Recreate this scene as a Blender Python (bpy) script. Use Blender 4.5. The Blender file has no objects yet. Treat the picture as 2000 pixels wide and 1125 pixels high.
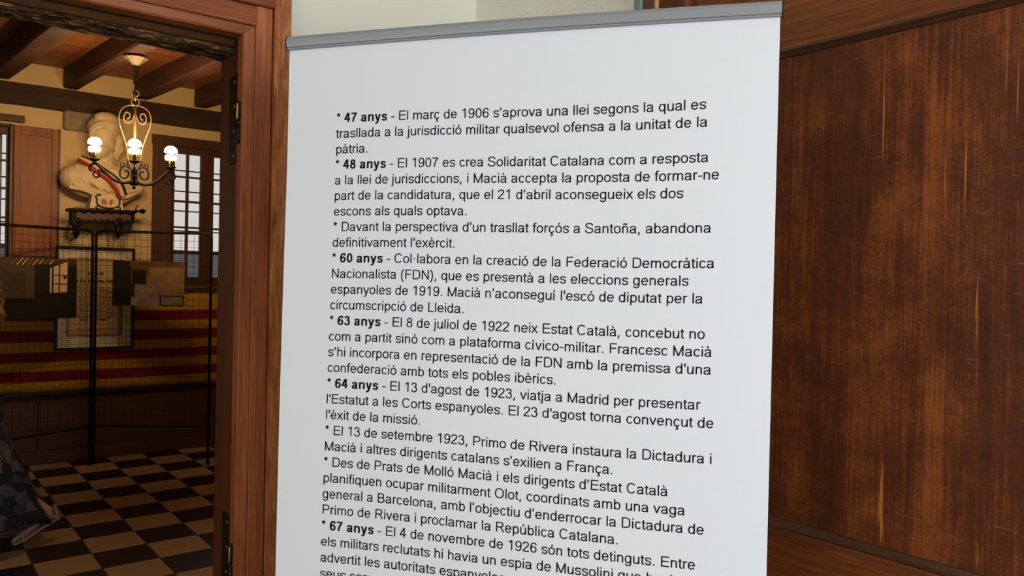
import bpy, bmesh, math, random
from math import sin, cos, pi, radians
from mathutils import Vector, Matrix
from mathutils.geometry import tessellate_polygon
random.seed(7)
SC = bpy.context.scene
COL = SC.collection

# ------------------------------------------------------------------ camera
YAW, PITCH, ROLL, FPX, EYE = 0.66987546, 0.00962169, 0.02101278, 1552.356, 1.5
Fw = Vector((sin(YAW)*cos(PITCH), cos(YAW)*cos(PITCH), -sin(PITCH)))
R0 = Vector((cos(YAW), -sin(YAW), 0)); U0 = R0.cross(Fw)
Rt = cos(ROLL)*R0 + sin(ROLL)*U0
Up = -sin(ROLL)*R0 + cos(ROLL)*U0
CAMP = Vector((0, 0, EYE))
cd = bpy.data.cameras.new('camera'); cam = bpy.data.objects.new('camera', cd); COL.objects.link(cam)
cd.sensor_fit = 'HORIZONTAL'; cd.sensor_width = 36; cd.lens = 36*FPX/2000; cd.clip_start = 0.05
m = Matrix((Rt, Up, -Fw)).transposed().to_4x4(); m.translation = CAMP
cam.matrix_world = m
SC.camera = cam

def at(px, py, ax, val):
    """point of the plane (axis ax = val) seen at pixel px,py of the 2000x1125 photograph"""
    d = Fw*FPX + Rt*(px-1000) - Up*(py-562.5)
    t = (val-CAMP[ax])/d[ax]
    return CAMP + d*t

# ------------------------------------------------------------------ light and exposure
SC.view_settings.view_transform = 'Standard'; SC.view_settings.look = 'None'
SC.view_settings.exposure = 0.0; SC.view_settings.gamma = 1.0
SC.view_settings.use_curve_mapping = False
wd = bpy.data.worlds.new('world'); SC.world = wd; wd.use_nodes = True
bg = wd.node_tree.nodes['Background']
bg.inputs['Color'].default_value = (0.70, 0.665, 0.63, 1); bg.inputs['Strength'].default_value = 1.0

def area(name, loc, target, sx, sy, power, col):
    l = bpy.data.lights.new(name, 'AREA'); l.shape = 'RECTANGLE'; l.size = sx; l.size_y = sy
    l.energy = power; l.color = col
    o = bpy.data.objects.new(name, l); COL.objects.link(o); o.location = loc
    o.rotation_euler = (Vector(target)-Vector(loc)).to_track_quat('-Z', 'Y').to_euler()
    return o
# daylight through the rear window opening of the near room (behind the camera)
area('window_daylight_rear', (0.80, -2.80, 1.45), (0.9, 1.4, 1.30), 1.4, 1.3, 87, (0.92, 0.96, 1.0))
area('side_fill', (-2.85, 0.2, 1.7), (1.0, 1.0, 1.5), 1.5, 1.5, 13, (0.95, 0.97, 1.0))  # unseen fill added at the left to brighten the right wall and door

# ------------------------------------------------------------------ planes of the place
V0, UR, VB = 2.253, 1.60, 7.08          # doorway wall face, right wall face, far wall face
CEIL_FAR, CEIL_NEAR = 3.08, 3.0
WALL_T = 0.18

# ------------------------------------------------------------------ materials
MATS = {}
def srgb(r, g, b):
    f = lambda c: (c/255/12.92) if c/255 <= .04045 else ((c/255+.055)/1.055)**2.4
    return (f(r), f(g), f(b), 1)
def base_mat(name):
    m = bpy.data.materials.new(name); m.use_nodes = True
    nt = m.node_tree; b = nt.nodes['Principled BSDF']; MATS[name] = m
    return m, nt, b
def plain(name, col, rough=.6, metal=0, bump=0, bscale=200, var=0, vscale=8, spec=None):
    m, nt, b = base_mat(name)
    b.inputs['Base Color'].default_value = col; b.inputs['Roughness'].default_value = rough
    b.inputs['Metallic'].default_value = metal
    if spec is not None: b.inputs['Specular IOR Level'].default_value = spec
    tc = nt.nodes.new('ShaderNodeTexCoord')
    if bump:
        n = nt.nodes.new('ShaderNodeTexNoise'); n.inputs['Scale'].default_value = bscale; n.inputs['Detail'].default_value = 4
        bp = nt.nodes.new('ShaderNodeBump'); bp.inputs['Strength'].default_value = bump; bp.inputs['Distance'].default_value = .004
        nt.links.new(tc.outputs['Object'], n.inputs['Vector']); nt.links.new(n.outputs['Fac'], bp.inputs['Height'])
        nt.links.new(bp.outputs['Normal'], b.inputs['Normal'])
    if var:
        n = nt.nodes.new('ShaderNodeTexNoise'); n.inputs['Scale'].default_value = vscale; n.inputs['Detail'].default_value = 6
        r = nt.nodes.new('ShaderNodeValToRGB')
        r.color_ramp.elements[0].position = .3; r.color_ramp.elements[1].position = .7
        r.color_ramp.elements[0].color = tuple(c*(1-var) for c in col[:3])+(1,)
        r.color_ramp.elements[1].color = tuple(min(1, c*(1+var)) for c in col[:3])+(1,)
        nt.links.new(tc.outputs['Object'], n.inputs['Vector']); nt.links.new(n.outputs['Fac'], r.inputs['Fac'])
        nt.links.new(r.outputs['Color'], b.inputs['Base Color'])
    return m
def wood(name, dark, mid, light, axis='z', rough=.4, fine=60, coarse=7, bump=.15, spec=.5, pos=(.3, .52, .75), streaks=None, rat=(.12, .04), fm=.42, dist=.6, worn=False):
    """stretched-noise wood grain running along the given axis"""
    m, nt, b = base_mat(name); L = nt.links
    tc = nt.nodes.new('ShaderNodeTexCoord')
    def stretched(scale, ratio, detail, dist=0):
        mp = nt.nodes.new('ShaderNodeMapping'); s = [scale]*3; s['xyz'.index(axis)] = scale*ratio
        mp.inputs['Scale'].default_value = s
        n = nt.nodes.new('ShaderNodeTexNoise'); n.inputs['Scale'].default_value = 1; n.inputs['Detail'].default_value = detail
        n.inputs['Roughness'].default_value = .6; n.inputs['Distortion'].default_value = dist
        L.new(tc.outputs['Object'], mp.inputs['Vector']); L.new(mp.outputs['Vector'], n.inputs['Vector'])
        return n.outputs['Fac']
    a = stretched(coarse, rat[0], 5, dist); f = stretched(fine, rat[1], 4); g = stretched(fine*5, .05, 2)
    def mix(x, y, fac):
        k = nt.nodes.new('ShaderNodeMix'); k.data_type = 'FLOAT'; k.inputs[0].default_value = fac
        L.new(x, k.inputs[2]); L.new(y, k.inputs[3]); return k.outputs[0]
    h = mix(mix(a, f, fm), g, .2)
    r = nt.nodes.new('ShaderNodeValToRGB'); e = r.color_ramp.elements
    e[0].position = pos[0]; e[0].color = dark; e[1].position = pos[2]; e[1].color = light
    k = e.new(pos[1]); k.color = mid
    if worn:      # isotropic mottling of the old varnish
        mo = nt.nodes.new('ShaderNodeTexNoise'); mo.inputs['Scale'].default_value = 9; mo.inputs['Detail'].default_value = 8; mo.inputs['Roughness'].default_value = .7
        L.new(tc.outputs['Object'], mo.inputs['Vector']); h = mix(h, mo.outputs['Fac'], .30)
        sp_ = nt.nodes.new('ShaderNodeTexNoise'); sp_.inputs['Scale'].default_value = 260; sp_.inputs['Detail'].default_value = 2
        L.new(tc.outputs['Object'], sp_.inputs['Vector']); h = mix(h, sp_.outputs['Fac'], .12)
    L.new(h, r.inputs['Fac']); out = r.outputs['Color']
    if streaks:
        s1 = stretched(85, .02, 4, .5)
        rr = nt.nodes.new('ShaderNodeValToRGB'); rr.color_ramp.elements[0].position = .665; rr.color_ramp.elements[1].position = .70
        rr.color_ramp.elements[0].color = (0, 0, 0, 1); rr.color_ramp.elements[1].color = (1, 1, 1, 1)
        L.new(s1, rr.inputs['Fac'])
        mx = nt.nodes.new('ShaderNodeMix'); mx.data_type = 'RGBA'
        L.new(rr.outputs['Color'], mx.inputs[0]); L.new(out, mx.inputs[6]); mx.inputs[7].default_value = streaks
        out = mx.outputs[2]
    if worn:      # short scratches across the grain
        mp = nt.nodes.new('ShaderNodeMapping'); mp.inputs['Scale'].default_value = (60, 14, 260)
        mp.inputs['Rotation'].default_value = (.12, 0, 0)
        sn = nt.nodes.new('ShaderNodeTexNoise'); sn.inputs['Scale'].default_value = 1; sn.inputs['Detail'].default_value = 1; sn.inputs['Distortion'].default_value = .5
        L.new(tc.outputs['Object'], mp.inputs['Vector']); L.new(mp.outputs['Vector'], sn.inputs['Vector'])
        r3 = nt.nodes.new('ShaderNodeValToRGB'); r3.color_ramp.elements[0].position = .71; r3.color_ramp.elements[1].position = .77
        r3.color_ramp.elements[0].color = (0, 0, 0, 1); r3.color_ramp.elements[1].color = (.32, .32, .32, 1)
        L.new(sn.outputs['Fac'], r3.inputs['Fac'])
        m3 = nt.nodes.new('ShaderNodeMix'); m3.data_type = 'RGBA'
        L.new(r3.outputs['Color'], m3.inputs[0]); L.new(out, m3.inputs[6]); m3.inputs[7].default_value = srgb(176, 112, 66); out = m3.outputs[2]
    L.new(out, b.inputs['Base Color'])
    b.inputs['Roughness'].default_value = rough; b.inputs['Specular IOR Level'].default_value = spec
    bp = nt.nodes.new('ShaderNodeBump'); bp.inputs['Strength'].default_value = bump; bp.inputs['Distance'].default_value = .002
    L.new(f, bp.inputs['Height']); L.new(bp.outputs['Normal'], b.inputs['Normal'])
    return m

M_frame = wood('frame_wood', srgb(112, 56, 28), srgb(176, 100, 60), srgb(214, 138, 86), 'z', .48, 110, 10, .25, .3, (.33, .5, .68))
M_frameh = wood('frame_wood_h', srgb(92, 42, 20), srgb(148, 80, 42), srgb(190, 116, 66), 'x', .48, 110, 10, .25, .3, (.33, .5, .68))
M_frameout = wood('frame_wood_outer', srgb(110, 58, 28), srgb(178, 106, 58), srgb(226, 156, 90), 'z', .48, 120, 18, .3, .3, (.36, .5, .64), None, (.2, .08), .45, 1.2)
M_jamb = wood('jamb_wood', srgb(60, 30, 16), srgb(104, 56, 28), srgb(140, 84, 44), 'z', .5, 60, 6)
M_darkwood = wood('dark_wood', srgb(26, 16, 11), srgb(44, 27, 17), srgb(66, 42, 27), 'x', .6, 40, 6, .3)
M_panel = wood('door_panel_wood', srgb(50, 24, 13), srgb(98, 50, 24), srgb(168, 92, 40), 'z', .5, 150, 9, .3, .2, (.37, .5, .635), srgb(186, 110, 52), (.10, .02), .34, 1.0, True)
M_rail = wood('door_rail_wood', srgb(70, 34, 16), srgb(120, 64, 28), srgb(164, 96, 46), 'y', .45, 140, 14, .2, .25, (.34, .5, .68))
M_bevel = wood('door_bevel_wood', srgb(46, 26, 16), srgb(74, 44, 28), srgb(112, 72, 46), 'y', .35, 60, 8, .12)
M_rough = wood('rough_hewn_wood', srgb(20, 12, 7), srgb(74, 48, 26), srgb(184, 142, 84), 'x', .7, 170, 90, 1.0, .3, (.42, .52, .62), None, (.20, .14), .45, 1.2)  # pale stop raised: chandelier light on the wrinkled relief put into the grain colour
M_beam = wood('beam_wood', srgb(34, 20, 12), srgb(64, 36, 22), srgb(98, 58, 36), 'y', .65, 40, 8, .3)
M_plate = wood('wall_plate_wood', srgb(40, 26, 17), srgb(62, 42, 28), srgb(94, 66, 44), 'x', .8, 40, 10, .5)
M_ceil = wood('ceiling_board_wood', srgb(84, 46, 18), srgb(126, 72, 32), srgb(160, 100, 52), 'x', .5, 40, 5, .15)
M_ceilpale = wood('scuffed_board_wood', srgb(130, 84, 52), srgb(160, 110, 72), srgb(196, 148, 104), 'x', .6, 30, 14, .2)
M_shut = wood('shutter_wood', srgb(98, 50, 14), srgb(150, 84, 26), srgb(190, 118, 46), 'z', .5, 40, 6)
M_win = wood('window_wood', srgb(54, 32, 20), srgb(84, 52, 32), srgb(112, 74, 48), 'z', .5, 40, 6)
M_wains = wood('wainscot_wood', srgb(58, 34, 20), srgb(92, 56, 32), srgb(126, 80, 46), 'x', .5, 40, 5)
M_plaster = plain('cream_plaster', srgb(236, 236, 224), .85, bump=.1, bscale=60, var=.02, vscale=3)
M_rplaster = plain('textured_plaster', srgb(244, 242, 230), .9, bump=1.0, bscale=90, var=.03, vscale=5)
M_tan = plain('ochre_plaster', srgb(222, 196, 146), .85, bump=.25, bscale=14, var=.06, vscale=4)
M_black = plain('black_iron', srgb(30, 27, 25), .45, .6, bump=.2, bscale=60)
M_hinge = plain('hinge_iron', srgb(44, 38, 32), .4, .7, bump=.1, bscale=80)
M_brass = plain('brass', srgb(206, 164, 84), .3, 1)
M_screw = plain('worn_steel', srgb(170, 150, 120), .35, .9)
M_alu = plain('grey_aluminium', srgb(156, 160, 168), .5, .6)
M_cap = plain('black_plastic', srgb(18, 18, 22), .4)
M_vinyl = plain('white_vinyl', srgb(228, 233, 243), .45, spec=.3)
M_ink = plain('black_ink', srgb(12, 12, 16), .6, spec=.15)
M_tileL = plain('light_tile', srgb(190, 158, 122), .35, var=.08, vscale=9, spec=.4)
M_tileD = plain('dark_tile', srgb(42, 34, 30), .3, var=.15, vscale=9, spec=.4)
M_grout = plain('grout', srgb(48, 38, 30), .9)
M_stone = plain('stone', srgb(150, 136, 112), .9, bump=.6, bscale=40, var=.15, vscale=20)
M_bust = plain('aged_plaster_cream', srgb(226, 206, 166), .6, bump=.15, bscale=30, var=.12, vscale=9)
M_red = plain('red_paint', srgb(176, 34, 30), .6)
M_blue = plain('dark_blue_paint', srgb(24, 26, 48), .6)
M_paper = plain('aged_paper', srgb(240, 228, 202), .8, var=.05, vscale=6)
M_flagY = plain('yellow_cloth', srgb(196, 146, 24), .85, bump=.15, bscale=300, var=.06, vscale=6)
M_flagR = plain('red_cloth', srgb(126, 22, 26), .85, bump=.15, bscale=300, var=.08, vscale=6)
M_fram = plain('black_frame', srgb(26, 22, 20), .4)
M_curt = plain('grey_curtain', srgb(190, 188, 184), .9, bump=.2, bscale=50)
M_wire = plain('wire', srgb(44, 34, 26), .5, .5)
M_ext = plain('outside_wall', srgb(120, 124, 136), .9, var=.05)
M_skin = plain('skin', srgb(206, 160, 132), .55, var=.04, vscale=12)
M_cloth = plain('black_cloth', srgb(20, 20, 22), .9, bump=.2, bscale=80)
M_sandal = plain('beige_leather', srgb(176, 156, 126), .6)
M_frost = plain('pale_gilt', srgb(118, 104, 80), .5, .35)

def glass_mat():
    m, nt, b = base_mat('window_glass'); nt.nodes.remove(b)
    out = nt.nodes['Material Output']
    t = nt.nodes.new('ShaderNodeBsdfTransparent'); g = nt.nodes.new('ShaderNodeBsdfGlossy'); g.inputs['Roughness'].default_value = .03
    f = nt.nodes.new('ShaderNodeFresnel'); f.inputs['IOR'].default_value = 1.45
    x = nt.nodes.new('ShaderNodeMixShader')
    nt.links.new(f.outputs[0], x.inputs[0]); nt.links.new(t.outputs[0], x.inputs[1]); nt.links.new(g.outputs[0], x.inputs[2])
    nt.links.new(x.outputs[0], out.inputs['Surface']); return m
M_glass = glass_mat()
def emit_mat(name, col, s):
    m, nt, b = base_mat(name)
    b.inputs['Base Color'].default_value = (1, 1, 1, 1)
    b.inputs['Emission Color'].default_value = col; b.inputs['Emission Strength'].default_value = s
    return m
M_bulb = emit_mat('glowing_bulb', (1, .82, .52, 1), 14)

def skirt_mat():
    m, nt, b = base_mat('patchwork_cloth'); L = nt.links
    tc = nt.nodes.new('ShaderNodeTexCoord'); v = nt.nodes.new('ShaderNodeTexVoronoi'); v.distance = 'CHEBYCHEV'
    v.inputs['Randomness'].default_value = .45; v.inputs['Scale'].default_value = 19
    L.new(tc.outputs['Object'], v.inputs['Vector'])
    r = nt.nodes.new('ShaderNodeValToRGB'); r.color_ramp.interpolation = 'CONSTANT'
    e = r.color_ramp.elements; e[0].color = srgb(40, 42, 60); e[1].color = srgb(96, 90, 100); e[1].position = .3
    for p, c in ((.5, srgb(74, 74, 96)), (.66, srgb(118, 108, 98)), (.82, srgb(30, 32, 50))):
        k = e.new(p); k.color = c
    sp = nt.nodes.new('ShaderNodeSeparateColor'); L.new(v.outputs['Color'], sp.inputs[0]); L.new(sp.outputs[0], r.inputs['Fac'])
    w = nt.nodes.new('ShaderNodeTexNoise'); w.inputs['Scale'].default_value = 70; L.new(tc.outputs['Object'], w.inputs['Vector'])
    mx = nt.nodes.new('ShaderNodeMix'); mx.data_type = 'RGBA'; mx.blend_type = 'MULTIPLY'; mx.inputs[0].default_value = .6
    L.new(r.outputs['Color'], mx.inputs[6]); L.new(w.outputs['Color'], mx.inputs[7]); L.new(mx.outputs[2], b.inputs['Base Color'])
    b.inputs['Roughness'].default_value = .9
    return m
M_skirt = skirt_mat()
M_hair = wood('curly_hair', srgb(92, 62, 30), srgb(146, 106, 58), srgb(196, 156, 96), 'z', .55, 70, 18, .4)

# ------------------------------------------------------------------ mesh helpers
class MB:
    """collects shapes, then links them as one mesh object"""
    def __init__(s): s.v = []; s.f = []; s.mi = []; s.mats = []
    def _m(s, mat):
        if mat is None: return 0
        if mat not in s.mats: s.mats.append(mat)
        return s.mats.index(mat)
    def add(s, vs, fs, mat=None):
        n = len(s.v); s.v += [tuple(v) for v in vs]; i = s._m(mat)
        s.f += [tuple(n+k for k in f) for f in fs]; s.mi += [i]*len(fs)
    def hexa(s, p, mat=None):   # 8 corners: bottom ccw 0-3, top 4-7
        s.add(p, [(3, 2, 1, 0), (4, 5, 6, 7), (0, 1, 5, 4), (1, 2, 6, 5), (2, 3, 7, 6), (3, 0, 4, 7)], mat)
    def box(s, a, b, mat=None, bev=0):
        x0, y0, z0 = [min(a[i], b[i]) for i in range(3)]; x1, y1, z1 = [max(a[i], b[i]) for i in range(3)]
        if bev:
            s.bevbox((x0, y0, z0), (x1, y1, z1), bev, mat); return
        s.hexa([(x0, y0, z0), (x1, y0, z0), (x1, y1, z0), (x0, y1, z0), (x0, y0, z1), (x1, y0, z1), (x1, y1, z1), (x0, y1, z1)], mat)
    def bevbox(s, a, b, r, mat=None):
        bm = bmesh.new(); bmesh.ops.create_cube(bm, size=1)
        c = [(a[i]+b[i])/2 for i in range(3)]; d = [b[i]-a[i] for i in range(3)]
        for v in bm.verts: v.co = Vector([c[i]+v.co[i]*d[i] for i in range(3)])
        bmesh.ops.bevel(bm, geom=bm.edges[:], offset=min(r, min(d)*.45), segments=1, affect='EDGES')
        s.frombm(bm, mat); bm.free()
    def frombm(s, bm, mat=None):
        bm.verts.index_update()
        s.add([v.co.copy() for v in bm.verts], [[v.index for v in f.verts] for f in bm.faces], mat)
    def tube(s, pts, r, n=8, mat=None, cap=True, closed=False):
        pts = [Vector(p) for p in pts]; N = len(pts)
        rs = r if isinstance(r, (list, tuple)) else [r]*N
        rings = []; up = None
        for i, p in enumerate(pts):
            if closed: t = pts[(i+1) % N]-pts[(i-1) % N]
            else: t = pts[min(i+1, N-1)]-pts[max(i-1, 0)]
            t.normalize()
            if up is None:
                up = Vector((0, 0, 1)) if abs(t.z) < .9 else Vector((1, 0, 0))
            a = t.cross(up)
            if a.length < 1e-5: a = t.orthogonal()
            a.normalize(); bb = a.cross(t); up = bb
            rings.append([p+(a*cos(2*pi*k/n)+bb*sin(2*pi*k/n))*rs[i] for k in range(n)])
        vs = [v for g in rings for v in g]; fs = []
        for i in range(N if closed else N-1):
            j = (i+1) % N
            for k in range(n): fs.append((i*n+k, i*n+(k+1) % n, j*n+(k+1) % n, j*n+k))
        if cap and not closed: fs += [tuple(range(n-1, -1, -1)), tuple((N-1)*n+k for k in range(n))]
        s.add(vs, fs, mat)
    def lathe(s, prof, c, n=20, mat=None, axis=None, flute=0, fn=12):
        c = Vector(c); vs = []; fs = []
        for (r, z) in prof:
            for k in range(n):
                a = 2*pi*k/n; q = r*(1+flute*cos(fn*a))
                vs.append(c+Vector((q*cos(a), q*sin(a), z)))
        for i in range(len(prof)-1):
            for k in range(n): fs.append((i*n+k, i*n+(k+1) % n, (i+1)*n+(k+1) % n, (i+1)*n+k))
        fs += [tuple(range(n-1, -1, -1)), tuple((len(prof)-1)*n+k for k in range(n))]
        s.add(vs, fs, mat)
    def ball(s, c, r, mat=None, seg=12, rx=None):
        bm = bmesh.new(); bmesh.ops.create_uvsphere(bm, u_segments=seg, v_segments=max(6, seg*2//3), radius=1)
        rr = r if isinstance(r, (tuple, list)) else (r, r, r)
        for v in bm.verts: v.co = Vector((c[0]+v.co.x*rr[0], c[1]+v.co.y*rr[1], c[2]+v.co.z*rr[2]))
        s.frombm(bm, mat); bm.free()
    def prism(s, pts, a, b, ax, mat=None):
        """polygon (2D pairs) on the two remaining axes, extruded from a to b along ax"""
        o = [i for i in range(3) if i != ax]; n = len(pts); vs = []
        for val in (a, b):
            for p in pts:
                q = [0, 0, 0]; q[ax] = val; q[o[0]] = p[0]; q[o[1]] = p[1]; vs.append(q)
        s.add(vs, [tuple(range(n-1, -1, -1)), tuple(range(n, 2*n))]+[(k, (k+1) % n, n+(k+1) % n, n+k) for k in range(n)], mat)
    def build(s, name, mat=None, parent=None, smooth=False, fix=True):
        me = bpy.data.meshes.new(name); me.from_pydata(s.v, [], s.f)
        if fix:
            bm = bmesh.new(); bm.from_mesh(me); bmesh.ops.recalc_face_normals(bm, faces=bm.faces); bm.to_mesh(me); bm.free()
        if s.mats:
            for q in s.mats: me.materials.append(q)
            me.polygons.foreach_set('material_index', s.mi)
        elif mat: me.materials.append(mat)
        if smooth: me.polygons.foreach_set('use_smooth', [True]*len(me.polygons))
        me.update()
        o = bpy.data.objects.new(name, me); COL.objects.link(o)
        if parent: o.parent = parent
        return o
def rebase(root, p):
    """move a top-level empty to p while its children keep their place"""
    root.location = p
    for c in root.children:
        c.location = Vector(c.location)-Vector(p)
def empty(name, label=None, cat=None, group=None):
    o = bpy.data.objects.new(name, None); o.empty_display_size = .05; COL.objects.link(o)
    if label: o['label'] = label; o['category'] = cat
    if group: o['group'] = group
    return o
def tag(o, label, cat, group=None):
    o['label'] = label; o['category'] = cat
    if group: o['group'] = group
    return o
def struct(o): o['kind'] = 'structure'; return o
def sbox(name, a, b, mat, parent=None, bev=0):
    mb = MB(); mb.box(a, b, None, bev); return mb.build(name, mat, parent)
def spline(P, n=6, closed=False):
    P = [Vector(p) for p in P]; out = []; N = len(P)
    for i in range(N if closed else N-1):
        if closed: a, b, c, d = P[(i-1) % N], P[i], P[(i+1) % N], P[(i+2) % N]
        else: a, b, c, d = P[max(i-1, 0)], P[i], P[i+1], P[min(i+2, N-1)]
        for k in range(n):
            t = k/n
            out.append(.5*((2*b)+(c-a)*t+(2*a-5*b+4*c-d)*t*t+(3*b-a-3*c+d)*t*t*t))
    if not closed: out.append(P[-1])
    return out

# ================================================================== ROOM SHELL
# ---- floor: grout bed + chequered tiles (each a part)
mb = MB(); mb.box((-3.1, -3.1, -.12), (5.2, VB+.25, -.006))
floor = struct(mb.build('floor', M_grout))
PU, OU, PV, OV = .2735, .068, .272, .053
def tile_mesh(name, mat):
    mb = MB(); w, h, b = PU/2-.0012, PV/2-.0012, .002
    mb.add([(-w, -h, -.006), (w, -h, -.006), (w, h, -.006), (-w, h, -.006), (-w, -h, -b), (w, -h, -b), (w, h, -b), (-w, h, -b),
            (-w+b, -h+b, 0), (w-b, -h+b, 0), (w-b, h-b, 0), (-w+b, h-b, 0)],
           [(0, 1, 5, 4), (1, 2, 6, 5), (2, 3, 7, 6), (3, 0, 4, 7), (4, 5, 9, 8), (5, 6, 10, 9), (6, 7, 11, 10), (7, 4, 8, 11), (8, 9, 10, 11)])
    o = mb.build(name, mat); me = o.data; bpy.data.objects.remove(o); return me
tl, td = tile_mesh('tile_light', M_tileL), tile_mesh('tile_dark', M_tileD)
for i in range(-2, 9):
    for j in range(0, 26):
        cv = OV+(j+.5)*PV
        if cv < V0+WALL_T+.15 or cv > VB-.05: continue
        o = bpy.data.objects.new('tile', tl if (i+j) % 2 == 0 else td); COL.objects.link(o)
        o.parent = floor; o.location = (OU+(i+.5)*PU, cv, random.uniform(-.0006, .0006))
# tiles past those, joined: rest of both rooms
for par, mat in ((0, M_tileL), (1, M_tileD)):
    mb = MB()
    for i in range(-11, 18):
        for j in range(-11, 26):
            cu, cv = OU+(i+.5)*PU, OV+(j+.5)*PV
            if (i+j) % 2 != par or cu < -2.85 or cu > 4.85: continue
            if -2 <= i <= 8 and V0+WALL_T+.15 <= cv <= VB-.05: continue
            if cv > VB-.05 or (cv < V0 and cu > UR-.1): continue
            w, h = PU/2-.0012, PV/2-.0012
            mb.add([(cu-w, cv-h, -.0005), (cu+w, cv-h, -.0005), (cu+w, cv+h, -.0005), (cu-w, cv+h, -.0005)], [(0, 1, 2, 3)])
    o = mb.build('tile_field', mat, floor); o['kind'] = 'stuff'

# ---- ceilings
mb = MB(); mb.box((-3.1, -3.1, CEIL_NEAR), (UR+.2, V0+WALL_T, CEIL_NEAR+.1))
struct(mb.build('ceiling', M_plaster))
ceil_far = MB(); ceil_far.box((-3.1, V0+WALL_T-.02, CEIL_FAR+.02), (5.2, VB+.2, CEIL_FAR+.1))
ceil_far = struct(ceil_far.build('ceiling_timber', M_darkwood))
y = V0+WALL_T; k = 0
while y < VB:
    w = .19+.03*((k*37) % 5)/5
    y2 = min(y+w, VB)
    sbox('board', (-2.9, y+.0015, CEIL_FAR), (4.9, y2-.0015, CEIL_FAR+.018), M_ceil, ceil_far, .003)
    y = y2; k += 1
# pale scuffed patch board between the first two beams (near end)
p1 = at(108, 56, 2, CEIL_FAR-.006); p2 = at(137, 60, 2, CEIL_FAR-.006); p3 = at(112, 81, 2, CEIL_FAR-.006); p4 = at(82, 76, 2, CEIL_FAR-.006)
mb = MB(); mb.hexa([p1, p2, p3, p4, p1+Vector((0, 0, .005)), p2+Vector((0, 0, .005)), p3+Vector((0, 0, .005)), p4+Vector((0, 0, .005))])
o = mb.build('patch_board', M_ceilpale, ceil_far)

# ---- doorway wall (between the rooms), right wall, rest
DZ = 2.181                                   # height of the opening inside the architrave
DL, DR = -.36, .795                          # opening left / right
mb = MB()
T0, T1 = V0, V0+WALL_T
HD = 2.215
mb.box((-3.1, T0, 0), (DL-.05, T1, 3.1)); mb.box((DR+.035, T0, 0), (5.2, T1, 3.1)); mb.box((DL-.05, T0, HD), (DR+.035, T1, 3.1))
wall_door = struct(mb.build('wall_doorway', M_plaster))
mb = MB(); mb.box((UR, -3.1, 0), (UR+.16, .22, 3.0)); mb.box((UR, 1.495, 0), (UR+.16, T0, 3.0)); mb.box((UR, .22, 2.42), (UR+.16, 1.495, 3.0))
wall_right = struct(mb.build('wall_right', M_rplaster))
# near room: left wall and rear wall with window openings (behind the camera)
mb = MB(); mb.box((-3.1, -3.1, 0), (-2.95, T0, .9)); mb.box((-3.1, -3.1, 2.5), (-2.95, T0, 3.0)); mb.box((-3.1, -3.1, .9), (-2.95, -.6, 2.5)); mb.box((-3.1, 1.0, .9), (-2.95, T0, 2.5))
struct(mb.build('wall_left', M_plaster))
mb = MB(); mb.box((-2.95, -3.1, 0), (UR, -2.95, .9)); mb.box((-2.95, -3.1, 2.6), (UR, -2.95, 3.0)); mb.box((-2.95, -3.1, .9), (.15, -2.95, 2.6)); mb.box((1.55, -3.1, .9), (UR, -2.95, 2.6))
struct(mb.build('wall_rear', M_plaster))

# ---- far room walls
W2 = dict(u0=1.912, u1=2.66, z0=1.385, z1=2.60)     # right window opening
W1 = dict(u0=-.02, u1=.752, z0=1.385, z1=2.60)     # left window opening
mb = MB(); Ya, Yb = VB, VB+.22
mb.box((-3.1, Ya, 0), (W1['u0'], Yb, 3.1)); mb.box((W1['u1'], Ya, 0), (W2['u0'], Yb, 3.1)); mb.box((W2['u1'], Ya, 0), (5.2, Yb, 3.1))
for w in (W1, W2):
    mb.box((w['u0'], Ya, 0), (w['u1'], Yb, w['z0'])); mb.box((w['u0'], Ya, w['z1']), (w['u1'], Yb, 3.1))
wall_back = struct(mb.build('wall_back', M_tan))
struct(sbox('wall_far_left', (-3.1, T1, 0), (-2.95, Ya, 3.1), M_tan)); struct(sbox('wall_far_right', (4.95, T1, 0), (5.2, Ya, 3.1), M_tan))

# ---- wall plate beam and ceiling beams of the far room
def roughbar(a, b, seg, amp, name, mat, parent=None, bev=.012, skew=(0, 0)):
    """a hewn timber between boxes a-b along its longest axis, with uneven faces"""
    d = [abs(b[i]-a[i]) for i in range(3)]; ax = d.index(max(d)); o = [i for i in range(3) if i != ax]
    rnd = random.Random(int(a[0]*1000+a[1]*77)); mb = MB(); rings = []
    for k in range(seg+1):
        t = k/seg; ring = []
        lo0, hi0, lo1, hi1 = a[o[0]], b[o[0]], a[o[1]], b[o[1]]
        pts = [(lo0+bev, lo1), (hi0-bev, lo1), (hi0, lo1+bev), (hi0, hi1), (lo0, hi1), (lo0, lo1+bev)]
        for (p, q) in pts:
            v = [0, 0, 0]; v[ax] = a[ax]+(b[ax]-a[ax])*t; v[o[0]] = p+rnd.uniform(-amp, amp)+skew[0]*t; v[o[1]] = q+(rnd.uniform(-amp, amp) if q < hi1 else 0)+skew[1]*t
            ring.append(v)
        rings.append(ring)
    vs = [v for r in rings for v in r]; n = 6
    fs = [(i*n+k, i*n+(k+1) % n, (i+1)*n+(k+1) % n, (i+1)*n+k) for i in range(seg) for k in range(n)]
    fs += [tuple(range(n)), tuple(seg*n+k for k in range(n))]
    mb.add(vs, fs); return mb.build(name, mat, parent)
plate = roughbar((-2.9, VB-.012, 2.748), (4.9, VB+.005, 2.918), 40, .006, 'wall_plate', M_plate)
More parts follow.
